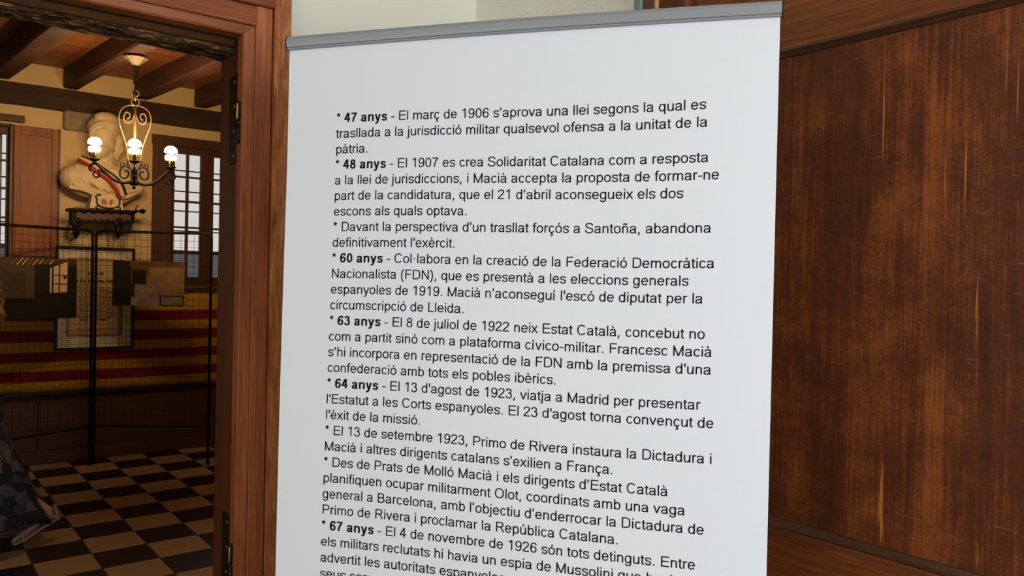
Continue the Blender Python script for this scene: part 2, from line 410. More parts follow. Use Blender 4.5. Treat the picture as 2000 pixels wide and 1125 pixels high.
# wall plate follows the wall: slightly fallen at the left
struct(plate)
BZ = 2.930
B0 = V0+WALL_T
for (l, r) in ((-1.29, -1.17), (-.81, -.70), (-.34, -.23), (.13, .25), (.60, .739), (1.09, 1.197), (1.605, 1.719), (2.082, 2.198), (2.56, 2.68), (3.04, 3.16), (3.52, 3.64), (4.0, 4.12)):
    mb = MB(); seg = 14; rnd = random.Random(int(l*100)); rings = []
    for k in range(seg+1):
        t = k/seg; v = VB+(B0-VB)*t
        dl = (VB-v)*.088; dr = (VB-v)*.097; j = lambda: rnd.uniform(-.004, .004)
        L_, R_ = l+dl, r+dr
        rings.append([(L_+.01+j(), v, BZ+j()), (R_-.01+j(), v, BZ+j()), (R_+j(), v, BZ+.015), (R_+j(), v, CEIL_FAR), (L_+j(), v, CEIL_FAR), (L_+j(), v, BZ+.015)])
    n = 6; vs = [p for q in rings for p in q]
    fs = [(i*n+k, i*n+(k+1) % n, (i+1)*n+(k+1) % n, (i+1)*n+k) for i in range(seg) for k in range(n)]+[tuple(range(n)), tuple(seg*n+k for k in range(n))]
    mb.add(vs, fs); b_ = mb.build('ceiling_beam', M_beam); struct(b_)

# ================================================================== DOORWAY FRAME (door_1)
door1 = struct(bpy.data.objects.new('door_1', None)); COL.objects.link(door1)
def uat(px, py, v): return at(px, py, 1, v).x
def zat(px, py, v): return at(px, py, 1, v).z
# architrave in stepped bands: bevelled inner band, flat band, outer band
va, vb, vc = V0-.012, V0-.024, V0-.034
ua0, ua1 = uat(476, 67, va), uat(500.5, 52, vb)
ub1 = uat(534, 20, vb); uc0, uc1 = uat(535, 20, vc), uat(571, 20, vc)
za0, za1, zb1 = zat(476, 67, va), zat(501, 51, vb), zat(537, 20, vb)
def post_prism(name, pts, z0, z1, mat, mitre=0):
    mb = MB(); n = len(pts); vs = [(p[0], p[1], z0) for p in pts]+[(p[0], p[1], z1+mitre*(p[0]-ua0)) for p in pts]
    mb.add(vs, [tuple(range(n-1, -1, -1)), tuple(range(n, 2*n))]+[(k, (k+1) % n, n+(k+1) % n, n+k) for k in range(n)])
    return mb.build(name, mat, door1)
mt = (za1-za0)/(ua1-ua0)
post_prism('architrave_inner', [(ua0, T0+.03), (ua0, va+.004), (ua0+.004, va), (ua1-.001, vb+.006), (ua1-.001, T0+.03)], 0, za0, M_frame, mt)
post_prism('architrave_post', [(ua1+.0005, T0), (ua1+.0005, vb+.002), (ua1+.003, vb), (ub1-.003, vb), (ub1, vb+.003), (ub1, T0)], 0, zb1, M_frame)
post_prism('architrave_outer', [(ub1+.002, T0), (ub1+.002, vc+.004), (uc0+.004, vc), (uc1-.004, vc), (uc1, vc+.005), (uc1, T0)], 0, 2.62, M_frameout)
# head bands
def head_prism(name, prof, u0, u1, mat, mitre=0):
    mb = MB(); n = len(prof)
    vs = [(u0-mitre*(p[1]-za0), p[0], p[1]) for p in prof]+[(u1+mitre*(p[1]-za0), p[0], p[1]) for p in prof]
    mb.add(vs, [tuple(range(n-1, -1, -1)), tuple(range(n, 2*n))]+[(k, (k+1) % n, n+(k+1) % n, n+k) for k in range(n)])
    return mb.build(name, mat, door1)
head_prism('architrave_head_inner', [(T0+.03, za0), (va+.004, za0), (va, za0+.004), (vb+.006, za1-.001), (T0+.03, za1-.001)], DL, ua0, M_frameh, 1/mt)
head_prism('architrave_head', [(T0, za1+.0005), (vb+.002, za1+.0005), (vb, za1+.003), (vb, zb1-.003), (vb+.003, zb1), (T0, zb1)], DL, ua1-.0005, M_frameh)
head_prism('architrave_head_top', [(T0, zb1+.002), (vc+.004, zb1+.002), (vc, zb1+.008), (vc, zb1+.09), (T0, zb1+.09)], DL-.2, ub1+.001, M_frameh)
# dark rebate then brown jamb board with the hinges
JU = DR
post_prism('rebate', [(JU+.012, T0+.03), (JU+.012, T0+.046), (JU+.045, T0+.046), (JU+.045, T0+.03)], 0, DZ+.02, M_darkwood)
vj0 = at(466, 300, 0, JU).y; vj1 = T1+.004
post_prism('jamb', [(JU, vj0), (JU+.003, vj0-.003), (JU+.045, vj0-.003), (JU+.045, vj1), (JU, vj1)], 0, DZ+.02, M_jamb)
# left jamb and posts (outside the frame of the photograph)
post_prism('jamb', [(DL, T0+.03), (DL-.05, T0+.03), (DL-.05, vj1), (DL, vj1)], 0, DZ+.02, M_jamb)
post_prism('architrave_post', [(DL, T0), (DL, vb), (DL-.14, vb), (DL-.14, T0)], 0, zb1, M_frame)
# head of the frame: dark soffit mouldings, then the old rough lintel
zs = DZ
M_soff = wood('soffit_wood', srgb(44, 26, 12), srgb(80, 48, 24), srgb(122, 82, 44), 'x', .65, 60, 14, .4, .15)
sbox('soffit', (DL, T0+.03, zs-.004), (JU+.012, T0+.055, HD+.01), M_soff, door1, .003)
sbox('soffit_bead', (DL, T0+.058, zs-.022), (JU, T0+.072, HD+.01), M_soff, door1, .004)
lint = MB(); NX, NR = 260, 26
def ridge(x, c): return .0035*sin(c*9+1.2*sin(x*7+c*2)+.9*sin(x*17+c*5))+.002*sin(c*23+x*21)+.0012*sin(c*51+x*63)
vs = []
y0_, y1_, zl_ = T0+.076, T1+.008, 2.147
prof_ = [(y0_, HD+.01-(HD+.01-zl_-.012)*k/9) for k in range(10)]+[(y0_+.004, zl_+.004)]+[(y0_+.008+(y1_-y0_-.012)*k/13, zl_) for k in range(14)]+[(y1_, zl_+.006), (y1_, HD+.01)]
for i in range(NX+1):
    x = DL+(JU-.001-DL)*i/NX
    for k, (yy, zz) in enumerate(prof_):
        d = ridge(x, k*.42) if k > 0 else 0
        front = k < 11
        vs.append((x, yy-(d if front else 0), zz+(0 if front else d*.8)+(.004*sin(x*5) if 10 <= k <= 24 else 0)))
m_ = len(prof_)
lint.add(vs, [(i*m_+k, i*m_+k+1, (i+1)*m_+k+1, (i+1)*m_+k) for i in range(NX) for k in range(m_-1)]+[tuple(range(m_)), tuple(NX*m_+k for k in range(m_))])
lint.build('rough_lintel', M_rough, door1)
def hinge(z0, z1, zb0, zb1):
    o = MB(); u = JU-.003
    o.box((u, at(466, 200, 0, JU).y-.004, z0), (JU+.002, at(450, 200, 0, JU).y+.0, z1), None, .001)
    h = o.build('hinge_plate', M_hinge, door1)
    vk = vj0-.014; zm = (zb0+zb1)/2
    k = MB(); k.lathe([(.002, zm+.002), (.0085, zm+.003), (.0085, zb1-.006), (.006, zb1), (.003, zb1+.003)], (JU-.006, vk, 0), 14); k.build('knuckle', M_hinge, h, True)
    k = MB(); k.lathe([(.004, zb0-.004), (.0085, zb0+.003), (.0085, zm-.003), (.002, zm-.002)], (JU-.006, vk, 0), 14); k.build('knuckle', M_hinge, h, True)
    k = MB(); k.lathe([(.003, zm+.006), (.0036, zm+.012), (.0036, zb1-.008), (.002, zb1-.004)], (JU-.0125, vk-.005, 0), 8); k.build('pin', M_brass, h, True)
    n = 4; yc = (at(461, 200, 0, JU).y)
    for i in range(n):
        zz = z1-.022-(z1-z0-.044)*i/(n-1)
        s = MB(); s.ball((JU-.0045, yc, zz), (.0025, .006, .006), None, 10); s.build('screw', M_screw, h, True)
z1_ = at(455, 150, 0, JU).z; z0_ = at(452, 322, 0, JU).z
hinge(z0_, z1_, at(470, 279, 0, JU).z, at(470, 200, 0, JU).z)
z1_ = at(446, 1004, 0, JU).z
hinge(z1_-.26, z1_, z1_-.19, z1_-.075)

# ================================================================== RIGHT WALL DOOR (door_2)
door2 = struct(bpy.data.objects.new('door_2', None)); COL.objects.link(door2)
zt, zb = at(1526, 114, 0, UR).z, at(1499, 1007, 0, UR).z
FX = UR-.002
sbox('frame_edge', (UR-.02, 1.466, 0), (UR+.12, 1.495, 2.46), plain('grey_green_paint', srgb(124, 138, 136), .5), door2, .004)
sbox('frame_post', (UR-.012, 1.424, 0), (UR+.1, 1.466, 2.44), M_jamb, door2, .003)
sbox('stop_bead', (UR-.018, 1.412, 0), (UR+.06, 1.423, 2.40), plain('honey_wood', srgb(196, 148, 96), .4), door2, .003)
sbox('frame_post', (UR-.012, .24, 0), (UR+.1, .30, 2.44), M_jamb, door2, .003)
sbox('frame_head', (UR-.012, .30, 2.32), (UR+.1, 1.424, 2.44), M_rail, door2, .003)
# leaf: stiles, rails, raised mouldings and the big panel
PV0, PV1 = .42, 1.285
sbox('stile', (FX-.008, PV1, .01), (UR+.04, 1.41, 2.315), M_panel, door2, .002)
sbox('stile', (FX-.008, .305, .01), (UR+.04, PV0, 2.315), M_panel, door2, .002)
bw = .015
sbox('top_rail', (FX-.008, PV0, zt+bw), (UR+.04, PV1, 2.315), M_rail, door2, .001)
sbox('lock_rail', (FX-.008, PV0, zb-.17), (UR+.04, PV1, zb-.018), M_rail, door2, .001)
sbox('bottom_rail', (FX-.008, PV0, .01), (UR+.04, PV1, .2), M_rail, door2, .001)
sbox('panel', (UR+.006, PV0, zb-.004), (UR+.03, PV1, zt+.004), M_panel, door2)
sbox('panel', (UR+.006, PV0, .2), (UR+.03, PV1, zb-.17), M_panel, door2)
def bevel_strip(z_in, z_out):
    mb = MB()
    s = 1 if z_out > z_in else -1
    pr = [(UR+.0055, z_in), (UR+.001, z_in+s*.001), (FX-.002, z_out-s*.008), (FX-.009, z_out-s*.004), (FX-.008, z_out), (UR+.02, z_out), (UR+.02, z_in)]
    mb.prism(pr, PV0, PV1, 1); mb.build('moulding', M_bevel, door2)
bevel_strip(zt, zt+bw); bevel_strip(zb, zb-.018)
for (v, s) in ((PV1, -1), (PV0, 1)):
    mb = MB(); mb.prism([(UR+.0055, v+s*.018), (FX-.006, v+s*.004), (FX-.006, v), (UR+.02, v), (UR+.02, v+s*.018)], zb, zt, 2); mb.build('moulding', M_bevel, door2)

# ================================================================== ROLL-UP BANNER
BO = Vector((.74425, 1.54753, 1.82474)); BX = Vector((.60177, -.79867, .00029)); BZv = Vector((.03217, .0246, .99918)); BN = Vector((-.798, -.6013, .0405))
banner = empty('roll_up_banner', 'white roll-up banner printed with black text, standing in front of the wooden door', 'banner')
def edgeL(t): return -.1158+.0138*min(max((.16-t)/1.12, 0), 1)-.004*sin(pi*min(max((.16-t)/1.3, 0), 1))
def edgeR(t): return .8846-.0030*min(max((.16-t)/1.0, 0), 1)
def wav(s, t):
    a = (s-.385)/.5
    return -.006*a*a*min(1, (.17-t)/.25)+.0012*sin(s*9+t*2.2)*min(1, max(0, (.17-t)/.3))
def bpt(s, t, off=0): return BO+BX*s+BZv*t+BN*(wav(s, t)+off)
TT, TB = .178, -1.70
nu, nv = 40, 60
mb = MB(); vs = []; fs = []
for j in range(nv+1):
    t = TT+(TB-TT)*j/nv
    for i in range(nu+1):
        s = edgeL(t)+(edgeR(t)-edgeL(t))*i/nu; vs.append(bpt(s, t))
for j in range(nv):
    for i in range(nu): fs.append((j*(nu+1)+i, j*(nu+1)+i+1, (j+1)*(nu+1)+i+1, (j+1)*(nu+1)+i))
nn = len(vs); vs2 = [v-BN*.0006 for v in vs]
mb.add(vs+vs2, fs+[tuple(nn+k for k in reversed(f)) for f in fs])
o = mb.build('printed_panel', M_vinyl, banner, True, fix=False)
# top rail (aluminium clamp profile) and black end caps
def along(prof, s0, s1, name, mat, t0=0.0):
    mb = MB(); n = len(prof)
    vs = [BO+BX*s0+BZv*(q[0]+tl0)+BN*q[1] for q in prof for tl0 in (0,)]+[BO+BX*s1+BZv*(q[0]+tr0)+BN*q[1] for q in prof for tr0 in (.0,)]
    mb.add(vs, [tuple(range(n-1, -1, -1)), tuple(range(n, 2*n))]+[(k, (k+1) % n, n+(k+1) % n, n+k) for k in range(n)])
    return mb.build(name, mat, banner)
# slightly bowed rail, cut in short lengths inside one mesh
prof = [(.1620, -.004), (.1620, .0035), (.1632, .0050), (.1656, .0050), (.1664, .0036), (.1672, .0036), (.1680, .0060), (.1740, .0078), (.1830, .0082), (.1890, .0066), (.1915, .003), (.1915, -.004)]
mb = MB(); n = len(prof); vs = []; K = 24
for k in range(K+1):
    s = -.1195+(.8870+.1195)*k/K; bow = .0035*sin(pi*k/K)-.004*(1-k/K)+.0045*(k/K)
    vs += [BO+BX*s+BZv*(q[0]+bow)+BN*q[1] for q in prof]
mb.add(vs, [tuple(range(n-1, -1, -1)), tuple(K*n+k for k in range(n))]+[(i*n+k, i*n+(k+1) % n, (i+1)*n+(k+1) % n, (i+1)*n+k) for i in range(K) for k in range(n)])
mb.build('top_rail', M_alu, banner)
for (s0, s1, dz) in ((-.1225, -.1197, -.004), (.8871, .8900, .0045)):
    mb = MB(); pr = [(.1625, -.005), (.1625, .006), (.167, .0072), (.186, .0085), (.1925, .004), (.1925, -.005)]; n = len(pr)
    vs = [BO+BX*s+BZv*(q[0]+dz)+BN*q[1] for s in (s0, s1) for q in pr]
    mb.add(vs, [tuple(range(n-1, -1, -1)), tuple(range(n, 2*n))]+[(k, (k+1) % n, n+(k+1) % n, n+k) for k in range(n)])
    mb.build('end_cap', M_cap, banner)
# base cassette, feet and support pole (below and behind)
def bq(s, t, n_): return BO+BX*s+BZv*t+BN*n_
mb = MB(); mb.hexa([bq(s, t, q) for t in (-1.79, -1.69) for (s, q) in ((-.115, .045), (.885, .045), (.885, -.045), (-.115, -.045))]); mb.build('base_cassette', M_alu, banner)
for s in (.05, .72):
    mb = MB(); mb.hexa([bq(s+a, t, q) for t in (-1.812, -1.79) for (a, q) in ((0, .16), (.05, .16), (.05, -.16), (0, -.16))]); mb.build('foot', M_cap, banner)
mb = MB(); mb.tube([bq(.385, -1.7, -.03), bq(.385, .165, -.012)], .009, 10); mb.build('support_pole', M_alu, banner)

# ------------------------------------------------------------------ lettering: an outline alphabet drawn with strokes
def arc(x0, x1, y0, y1, a0=0, a1=360, hx=44, hy=38, n=2.25):
    cx, cy, rx, ry = (x0+x1)/2, (y0+y1)/2, (x1-x0)/2-hx, (y1-y0)/2-hy; out = []; N = max(8, int(abs(a1-a0)/15))
    for k in range(N+1):
        a = radians(a0+(a1-a0)*k/N); c, s = cos(a), sin(a)
        out.append((cx+rx*math.copysign(abs(c)**(2/n), c), cy+ry*math.copysign(abs(s)**(2/n), s)))
    return out
def S_(*p): return [tuple(q)[:2] for q in spline([Vector((a[0], a[1], 0)) for a in p], 4)]
def glyphs(W, T):
    hx, hy = W/2, T/2
    A = lambda *a, **k: arc(*a, hx=hx, hy=hy, **k)
    V = lambda xl, y0, y1: [(xl+hx, y0), (xl+hx, y1)]
    H_ = lambda x0, x1, y: [(x0, y+hy), (x1, y+hy)]
    bo = 716-hy; xo = 519-hy; bt = hy-12; r = hx-44
    g = {}
    g['0'] = [A(42, 513, -12, 716)]
    g['1'] = [V(285, 0, 716), S_((115, 548), (210, 600), (300, 690))]
    g['2'] = [S_((76+r, 505), (100+r, 610), (175, bo-12), (275, bo), (380-r, bo-20), (445-r, 595), (458-r, 515), (420-r, 430), (300, 305), (150, 170), (80+r, 60)), H_(30, 503, 0)]
    g['3'] = [S_((85+r, 525), (115+r, 620), (180, bo-8), (265, bo), (365, bo-25), (418-r, 575), (405-r, 470), (350, 412), (240, 388)), S_((240, 390), (370, 372), (445-r, 300), (465-r, 205), (435-r, 105), (370, 45), (270, bt), (165, 48), (105+r, 110), (80+r, 190))]
    g['4'] = [V(323-r, 0, 716), H_(15, 513, 165), [(350-r, 705), (50+r, 200)]]
    g['6'] = [A(48, 512, -12, 460), S_((470-r, 530), (445-r, 615), (385, 668), (300, bo), (200, bo-25), (125+r, 560), (86+r, 440), (84+r, 260), (100+r, 150))]
    g['7'] = [H_(48, 510, 716-T), S_((465-r, 660), (370, 520), (280, 340), (225, 170), (205, 0))]
    g['8'] = [A(66, 488, 348, 716), A(42, 513, -12, 424)]
    g['9'] = [A(44, 508, 246, 716), S_((86+r, 172), (110+r, 90), (170, 38), (255, bt), (355, 50), (430-r, 140), (468-r, 260), (470-r, 440), (455-r, 560))]
    g['5'] = [H_(110, 490, 716-T), [(140, 690), (90, 345)]]
    def arch(xa, xb):
        return S_((xa, 290), (xa+14, 385), (xa+70, 450), (xa+(xb-xa)*.56, xo), (xb-55, 455), (xb-6, 395), (xb, 310))+[(xb, 0)]
    g['a'] = [S_((82+r, 362), (108+r, 432), (170, xo-10), (265, xo), (365, xo-12), (422-r, 425), (430-r, 340))+[(430-r, 130)]+S_((430-r, 130), (440-r, 60), (475-r, 0)),
              S_((428-r, 305), (330, 275), (200, 255), (112+r, 215), (80+r, 145), (102+r, 62), (185, bt+2), (290, bt+12), (385-r, 90), (428-r, 190))]
    g['b'] = [V(66, 0, 716), A(66, 519, -12, 531)]
    g['c'] = [A(38, 492, -12, 531, 36, 326)]
    g['d'] = [V(402-2*r, 0, 716), A(35, 488, -12, 531)]
    g['e'] = [A(37, 515, -12, 531, 0, 330), H_(60, 500, 225)]
    g['f'] = [[(130, 0), (130, 560)]+S_((130, 560), (140, 640), (180, 682), (245, 690), (305, 684)), H_(10, 272, 443)]
    g['g'] = [A(32, 488, -12, 531), [(444, 519), (444, 30)]+S_((444, 30), (432, -70), (385, -145), (290, -173), (170, -160), (105, -110), (82, -60))]
    g['h'] = [V(66, 0, 716), arch(110, 444)]
    g['i'] = [V(66, 0, 519), V(66, 616, 716)]
    g['j'] = [[(109, 519), (109, -90)]+S_((109, -90), (95, -150), (50, -172), (-30, -165)), V(65, 616, 716)]
    g['l'] = [V(64, 0, 716)]
    g['m'] = [V(66, 0, 519), arch(110, 416), arch(416, 722)]
    g['n'] = [V(66, 0, 519), arch(110+r, (444 if W < 120 else 499)-r*1.0)]
    g['o'] = [A(33, 522, -12, 531)]
    g['p'] = [V(66, -199, 519), A(66, 519, -12, 531)]
    g['q'] = [V(400, -199, 519), A(35, 488, -12, 531)]
    g['r'] = [V(65, 0, 519), S_((109, 280), (122, 400), (175, 470), (245, 484), (325, 458))]
    g['s'] = [S_((440-r, 375), (418-r, 445), (340, xo-4), (245, xo), (135, xo-16), (88+r, 395), (102+r, 325), (170, 290), (270, 262), (385, 228), (424-r, 150), (400-r, 70), (325, bt+8), (245, bt), (135, bt+18), (76+r, 150))]
    g['t'] = [[(130, 640), (130, 130)]+S_((130, 130), (142, 55), (190, 34), (268, 42)), H_(15, 262, 443)]
    g['u'] = [V(402, 0, 519), [(108, 519), (108, 215)]+S_((108, 215), (120, 100), (165, 45), (240, bt), (330, 45), (400, 105), (436, 220))]
    g['v'] = [[(50, 519), (250, 8)], [(450, 519), (250, 8)]]
    g['x'] = [[(48, 519), (455, 0)], [(442, 519), (42, 0)]]
    g['y'] = [[(52+r, 519), (262, 15)], [(455-r*.6, 519), (285, 30)]+S_((285, 30), (240, -85), (190, -155), (115, -172), (55, -162))]
    ac = lambda c: [(c-30, 588), (c+55, 726)]
    gr = lambda c: [(c+30, 588), (c-55, 726)]
    g['ó'] = g['o']+[ac(285)]; g['à'] = g['a']+[gr(265)]; g['è'] = g['e']+[gr(270)]; g['ú'] = g['u']+[ac(275)]
    g['í'] = [V(66, 0, 519), ac(115)]
    g['ñ'] = g['n']+[S_((140, 600), (190, 665), (250, 650), (310, 620), (360, 640), (400, 700))]
    g['ç'] = g['c']+[S_((265, 0), (258, -60), (310, -85), (320, -150), (270, -190), (190, -185))]
    D1 = lambda x0, x1, y0, y1: S_((x0, y1), (x0+(x1-x0)*.55, y1), (x1-40, y1-(y1-y0)*.14), (x1, (y0+y1)/2), (x1-40, y0+(y1-y0)*.14), (x0+(x1-x0)*.55, y0), (x0, y0))
    g['A'] = [[(42, 0), (333, 700)], [(625, 0), (333, 700)], H_(150, 520, 215)]
    g['B'] = [V(73, 0, 716), D1(120, 530, 372, 678), D1(120, 570, 38, 372)]
    g['C'] = [A(50, 684, -12, 728, 36, 324)]
    g['D'] = [V(77, 0, 716), D1(120, 628, 38, 678)]
    g['E'] = [V(79, 0, 716), H_(79, 622, 0), H_(79, 595, 335), H_(79, 615, 640)]
    g['F'] = [V(82, 0, 716), H_(82, 530, 325), H_(82, 570, 640)]
    g['I'] = [V(93, 0, 716)]
    g['L'] = [V(73, 0, 716), H_(73, 520, 0)]
    g['M'] = [V(74, 0, 716), V(670, 0, 716), [(112, 700), (416, 10)], [(416, 10), (720, 700)]]
    g['N'] = [V(76, 0, 716), V(554, 0, 716), [(112, 700), (606, 14)]]
    g['O'] = [A(48, 730, -12, 728)]
    g['P'] = [V(77, 0, 716), D1(120, 578, 330, 678)]
    g['R'] = [V(79, 0, 716), D1(120, 590, 352, 678), S_((360, 350), (460, 290), (560, 150), (660, 0))]
    g['S'] = [S_((570, 530), (530, 630), (430, 685), (320, 690), (180, 665), (105, 570), (118, 470), (200, 405), (340, 365), (500, 322), (572, 225), (548, 105), (450, 38), (330, 26), (170, 50), (95, 140), (76, 235))]
    g['T'] = [V(262, 0, 716), H_(21, 590, 640)]
    g['U'] = [[(120, 716), (120, 260)]+S_((120, 260), (135, 110), (220, 40), (360, 26), (500, 40), (585, 110), (600, 260))+[(600, 716)]]
    g['V'] = [[(45, 716), (333, 10)], [(622, 716), (333, 10)]]
    g['Ç'] = g['C']+[S_((365, 0), (358, -60), (410, -85), (420, -150), (370, -190), (290, -185))]
    g['*'] = [[(195, 580), (195+150*cos(radians(q)), 580+150*sin(radians(q)))] for q in (90, 18, -54, 234, 162)]
    g['-'] = [H_(32, 302, 218)]
    g["'"] = [V(55, 465, 716)]; g['’'] = [[(110, 716), (110, 620)], [(112, 630), (75, 490)]]
    g['('] = [S_((285, 728), (165, 560), (122, 270), (160, -10), (285, -208))]
    g[')'] = [S_((48, 728), (168, 560), (211, 270), (173, -10), (48, -208))]
    g['·'] = [V(122, 290, 390)]; g['.'] = [V(91, 0, 102)]; g[','] = [V(87, 0, 102), [(135, 30), (95, -140)]]
    g['!'] = [V(95, 0, 102), V(95, 200, 716)]; g[' '] = []
    return g
ADV = {}
for k_, v_ in {' ': 278, '!': 278, "'": 191, '(': 333, ')': 333, '*': 389, ',': 278, '-': 333, '.': 278, '’': 222, '·': 333}.items(): ADV[k_] = v_
for c in '0123456789': ADV[c] = 556
for q in "A667 B667 C722 D722 E667 F611 G778 H722 I278 J500 K667 L556 M833 N722 O778 P667 Q778 R722 S667 T611 U722 V667 Ç722 a556 b556 c500 d556 e556 f278 g556 h556 i222 j222 k500 l222 m833 n556 o556 p556 q556 r333 s500 t278 u556 v500 w722 x500 y500 z500 ç500 ó556 à556 ñ556 í278 ú556 è556".split(): ADV[q[0]] = int(q[1:])
ADVB = {'n': 611, 'y': 556}
GR, GB = glyphs(95, 84), glyphs(148, 118)
def ribbon(pts, W, T):
    """stroke outline as quads: pen wider across than down"""
    P = [Vector((p[0], p[1])) for p in pts]; out = []
    Q = [P[0]]
    for p in P[1:]:
        if (p-Q[-1]).length > 1: Q.append(p)
    P = Q; N = len(P); L, R = [], []
    closed = (P[0]-P[-1]).length < 6
    for i in range(N):
        if closed: t = P[(i+1) % (N-1)]-P[(i-1) % (N-1)]
        else: t = P[min(i+1, N-1)]-P[max(i-1, 0)]
        if t.length < 1e-6: t = P[min(i+1, N-1)]-P[i]
        t.normalize(); nx, ny = -t.y, t.x
        h = math.hypot(nx*W/2, ny*T/2)
        L.append((P[i].x+nx*h, P[i].y+ny*h)); R.append((P[i].x-nx*h, P[i].y-ny*h))
    return L, R
def line_shapes(text, bold_ok=True):
    """yield (x offset, strokes, W, T) for each character"""
    x = 0; b = False; out = []
    for c in text:
        if c == '|': b = not b; continue
        G, W, T = (GB, 148, 118) if b else (GR, 95, 84)
        out.append((x, G.get(c, []), W, T)); x += (ADVB.get(c, ADV[c]) if b else ADV[c])
    return out, x
CO = [[0.00131, -0.00024], [-0.00318, -0.00305], [-0.00097, -0.00223], [-0.00227, -0.00077], [-0.00095, 0.0], [0.00055, 0.00137], [0.00307, 0.00251], [0.0022, 0.00178], [0.00064, 0.0011], [-0.00199, 0.00043]]
def warp(s, t):
    a, b = (s-.35)/.35, (t+.45)/.45; b = max(-1.3, min(1.1, b))
    B = (1, a, b, a*a, a*b, b*b, a**3, a*a*b, a*b*b, b**3)
    return s+sum(B[i]*CO[i][0] for i in range(10)), t+sum(B[i]*CO[i][1] for i in range(10))
LINES = """* |47 anys| - El març de 1906 s’aprova una llei segons la qual es
trasllada a la jurisdicció militar qualsevol ofensa a la unitat de la
pàtria.
* |48 anys| - El 1907 es crea Solidaritat Catalana com a resposta
a la llei de jurisdiccions, i Macià accepta la proposta de formar-ne
part de la candidatura, que el 21 d’abril aconsegueix els dos
escons als quals optava.
* Davant la perspectiva d’un trasllat forçós a Santoña, abandona
definitivament l'exèrcit.
* |60 anys| - Col·labora en la creació de la Federació Democràtica
Nacionalista (FDN), que es presentà a les eleccions generals
espanyoles de 1919. Macià n’aconseguí l'escó de diputat per la
circumscripció de Lleida.
* |63 anys| - El 8 de juliol de 1922 neix Estat Català, concebut no
com a partit sinó com a plataforma cívico-militar. Francesc Macià
s’hi incorpora en representació de la FDN amb la premissa d'una
confederació amb tots els pobles ibèrics.
* |64 anys| - El 13 d'agost de 1923, viatja a Madrid per presentar
l'Estatut a les Corts espanyoles. El 23 d'agost torna convençut de
l'èxit de la missió.
* El 13 de setembre 1923, Primo de Rivera instaura la Dictadura i
Macià i altres dirigents catalans s’exilien a França.
* Des de Prats de Molló Macià i els dirigents d’Estat Català
planifiquen ocupar militarment Olot, coordinats amb una vaga
general a Barcelona, amb l’objectiu d’enderrocar la Dictadura de
Primo de Rivera i proclamar la República Catalana.
* |67 anys| - El 4 de novembre de 1926 són tots detinguts. Entre
els militars reclutats hi havia un espia de Mussolini que havia
advertit les autoritats espanyoles
seus companys""".split('\n')
SIZE, SP = .0270484, .0327293
for li, text in enumerate(LINES):
    shapes, _ = line_shapes(text); vs = []; fs = []
    for x0, strokes, W, T in shapes:
        for st in strokes:
            L, R = ribbon(st, W, T); n0 = len(vs)
            for (lx, ly), (rx, ry) in zip(L, R):
                for (x, y) in ((lx, ly), (rx, ry)):
                    s, t = warp((x0+x)*SIZE/1000, y*SIZE/1000-li*SP)
                    vs.append(bpt(s, t, .0004))
            for k in range(len(L)-1): fs.append((n0+2*k, n0+2*k+1, n0+2*k+3, n0+2*k+2))
    mb = MB(); mb.add(vs, fs); o = mb.build('text_line', M_ink, banner, fix=False)

# ================================================================== FAR WALL: wainscot, flag, poster, windows
wains = struct(bpy.data.objects.new('trim_1', None)); COL.objects.link(wains)
sbox('ledge', (-2.9, VB-.055, .535), (4.9, VB, .562), M_darkwood, wains, .004)
sbox('wainscot_back', (-2.9, VB-.006, .02), (4.9, VB, .54), M_darkwood, wains)
u = -2.9; k = 0
while u < 4.8:
    sbox('wainscot_panel', (u+.002, VB-.022, .10), (u+1.28, VB, .50), M_wains, wains, .004); u += 1.284
sbox('wainscot_rail', (-2.9, VB-.032, .50), (4.9, VB, .536), M_darkwood, wains, .003)
sbox('base_board', (-2.9, VB-.036, 0), (4.9, VB, .10), M_wains, wains, .004)

# flag: nine bands of cloth
fl = MB(); F0u, F1u = .38, 2.72; NU = 60; 
def fz(u, q):   # q 0..9 from bottom, hand-measured band edges at left and right
    l = [.563, .640, .724, .792, .868, .945, 1.035, 1.11, 1.20, 1.335]; r = [.549, .638, .717, .795, .875, .950, 1.033, 1.108, 1.191, 1.345]
    a = (u-.762)/1.58; i = int(q); f = q-i
    zl = l[i]+(l[min(i+1, 9)]-l[i])*f; zr = r[i]+(r[min(i+1, 9)]-r[i])*f
    return zl+(zr-zl)*a-.006*sin(pi*min(max(a, 0), 1))*(1 if q > 0 else .2)
vs = []; rows = 18
for j in range(rows+1):
    for i in range(NU+1):
        u = F0u+(F1u-F0u)*i/NU; q = 9*j/rows
        vs.append((u, VB-.012-.004*sin(u*9+q*.7)-.003*sin(u*23+q), fz(u, min(q, 9))))
nF = len(vs)
for off in (0,):
    n0 = 0
    fl.v = [tuple(v) for v in vs]
    for j in range(rows):
        band = j//2; mi = fl._m(M_flagY if band % 2 == 0 else M_flagR)
        for i in range(NU): fl.f.append((j*(NU+1)+i, j*(NU+1)+i+1, (j+1)*(NU+1)+i+1, (j+1)*(NU+1)+i)); fl.mi.append(mi)
flag = fl.build('flag', None, None, True, fix=False)
sm = flag.modifiers.new('thickness', 'SOLIDIFY'); sm.thickness = .002
tag(flag, 'long yellow flag with four red stripes stretched along the far wall above the wainscot', 'flag')

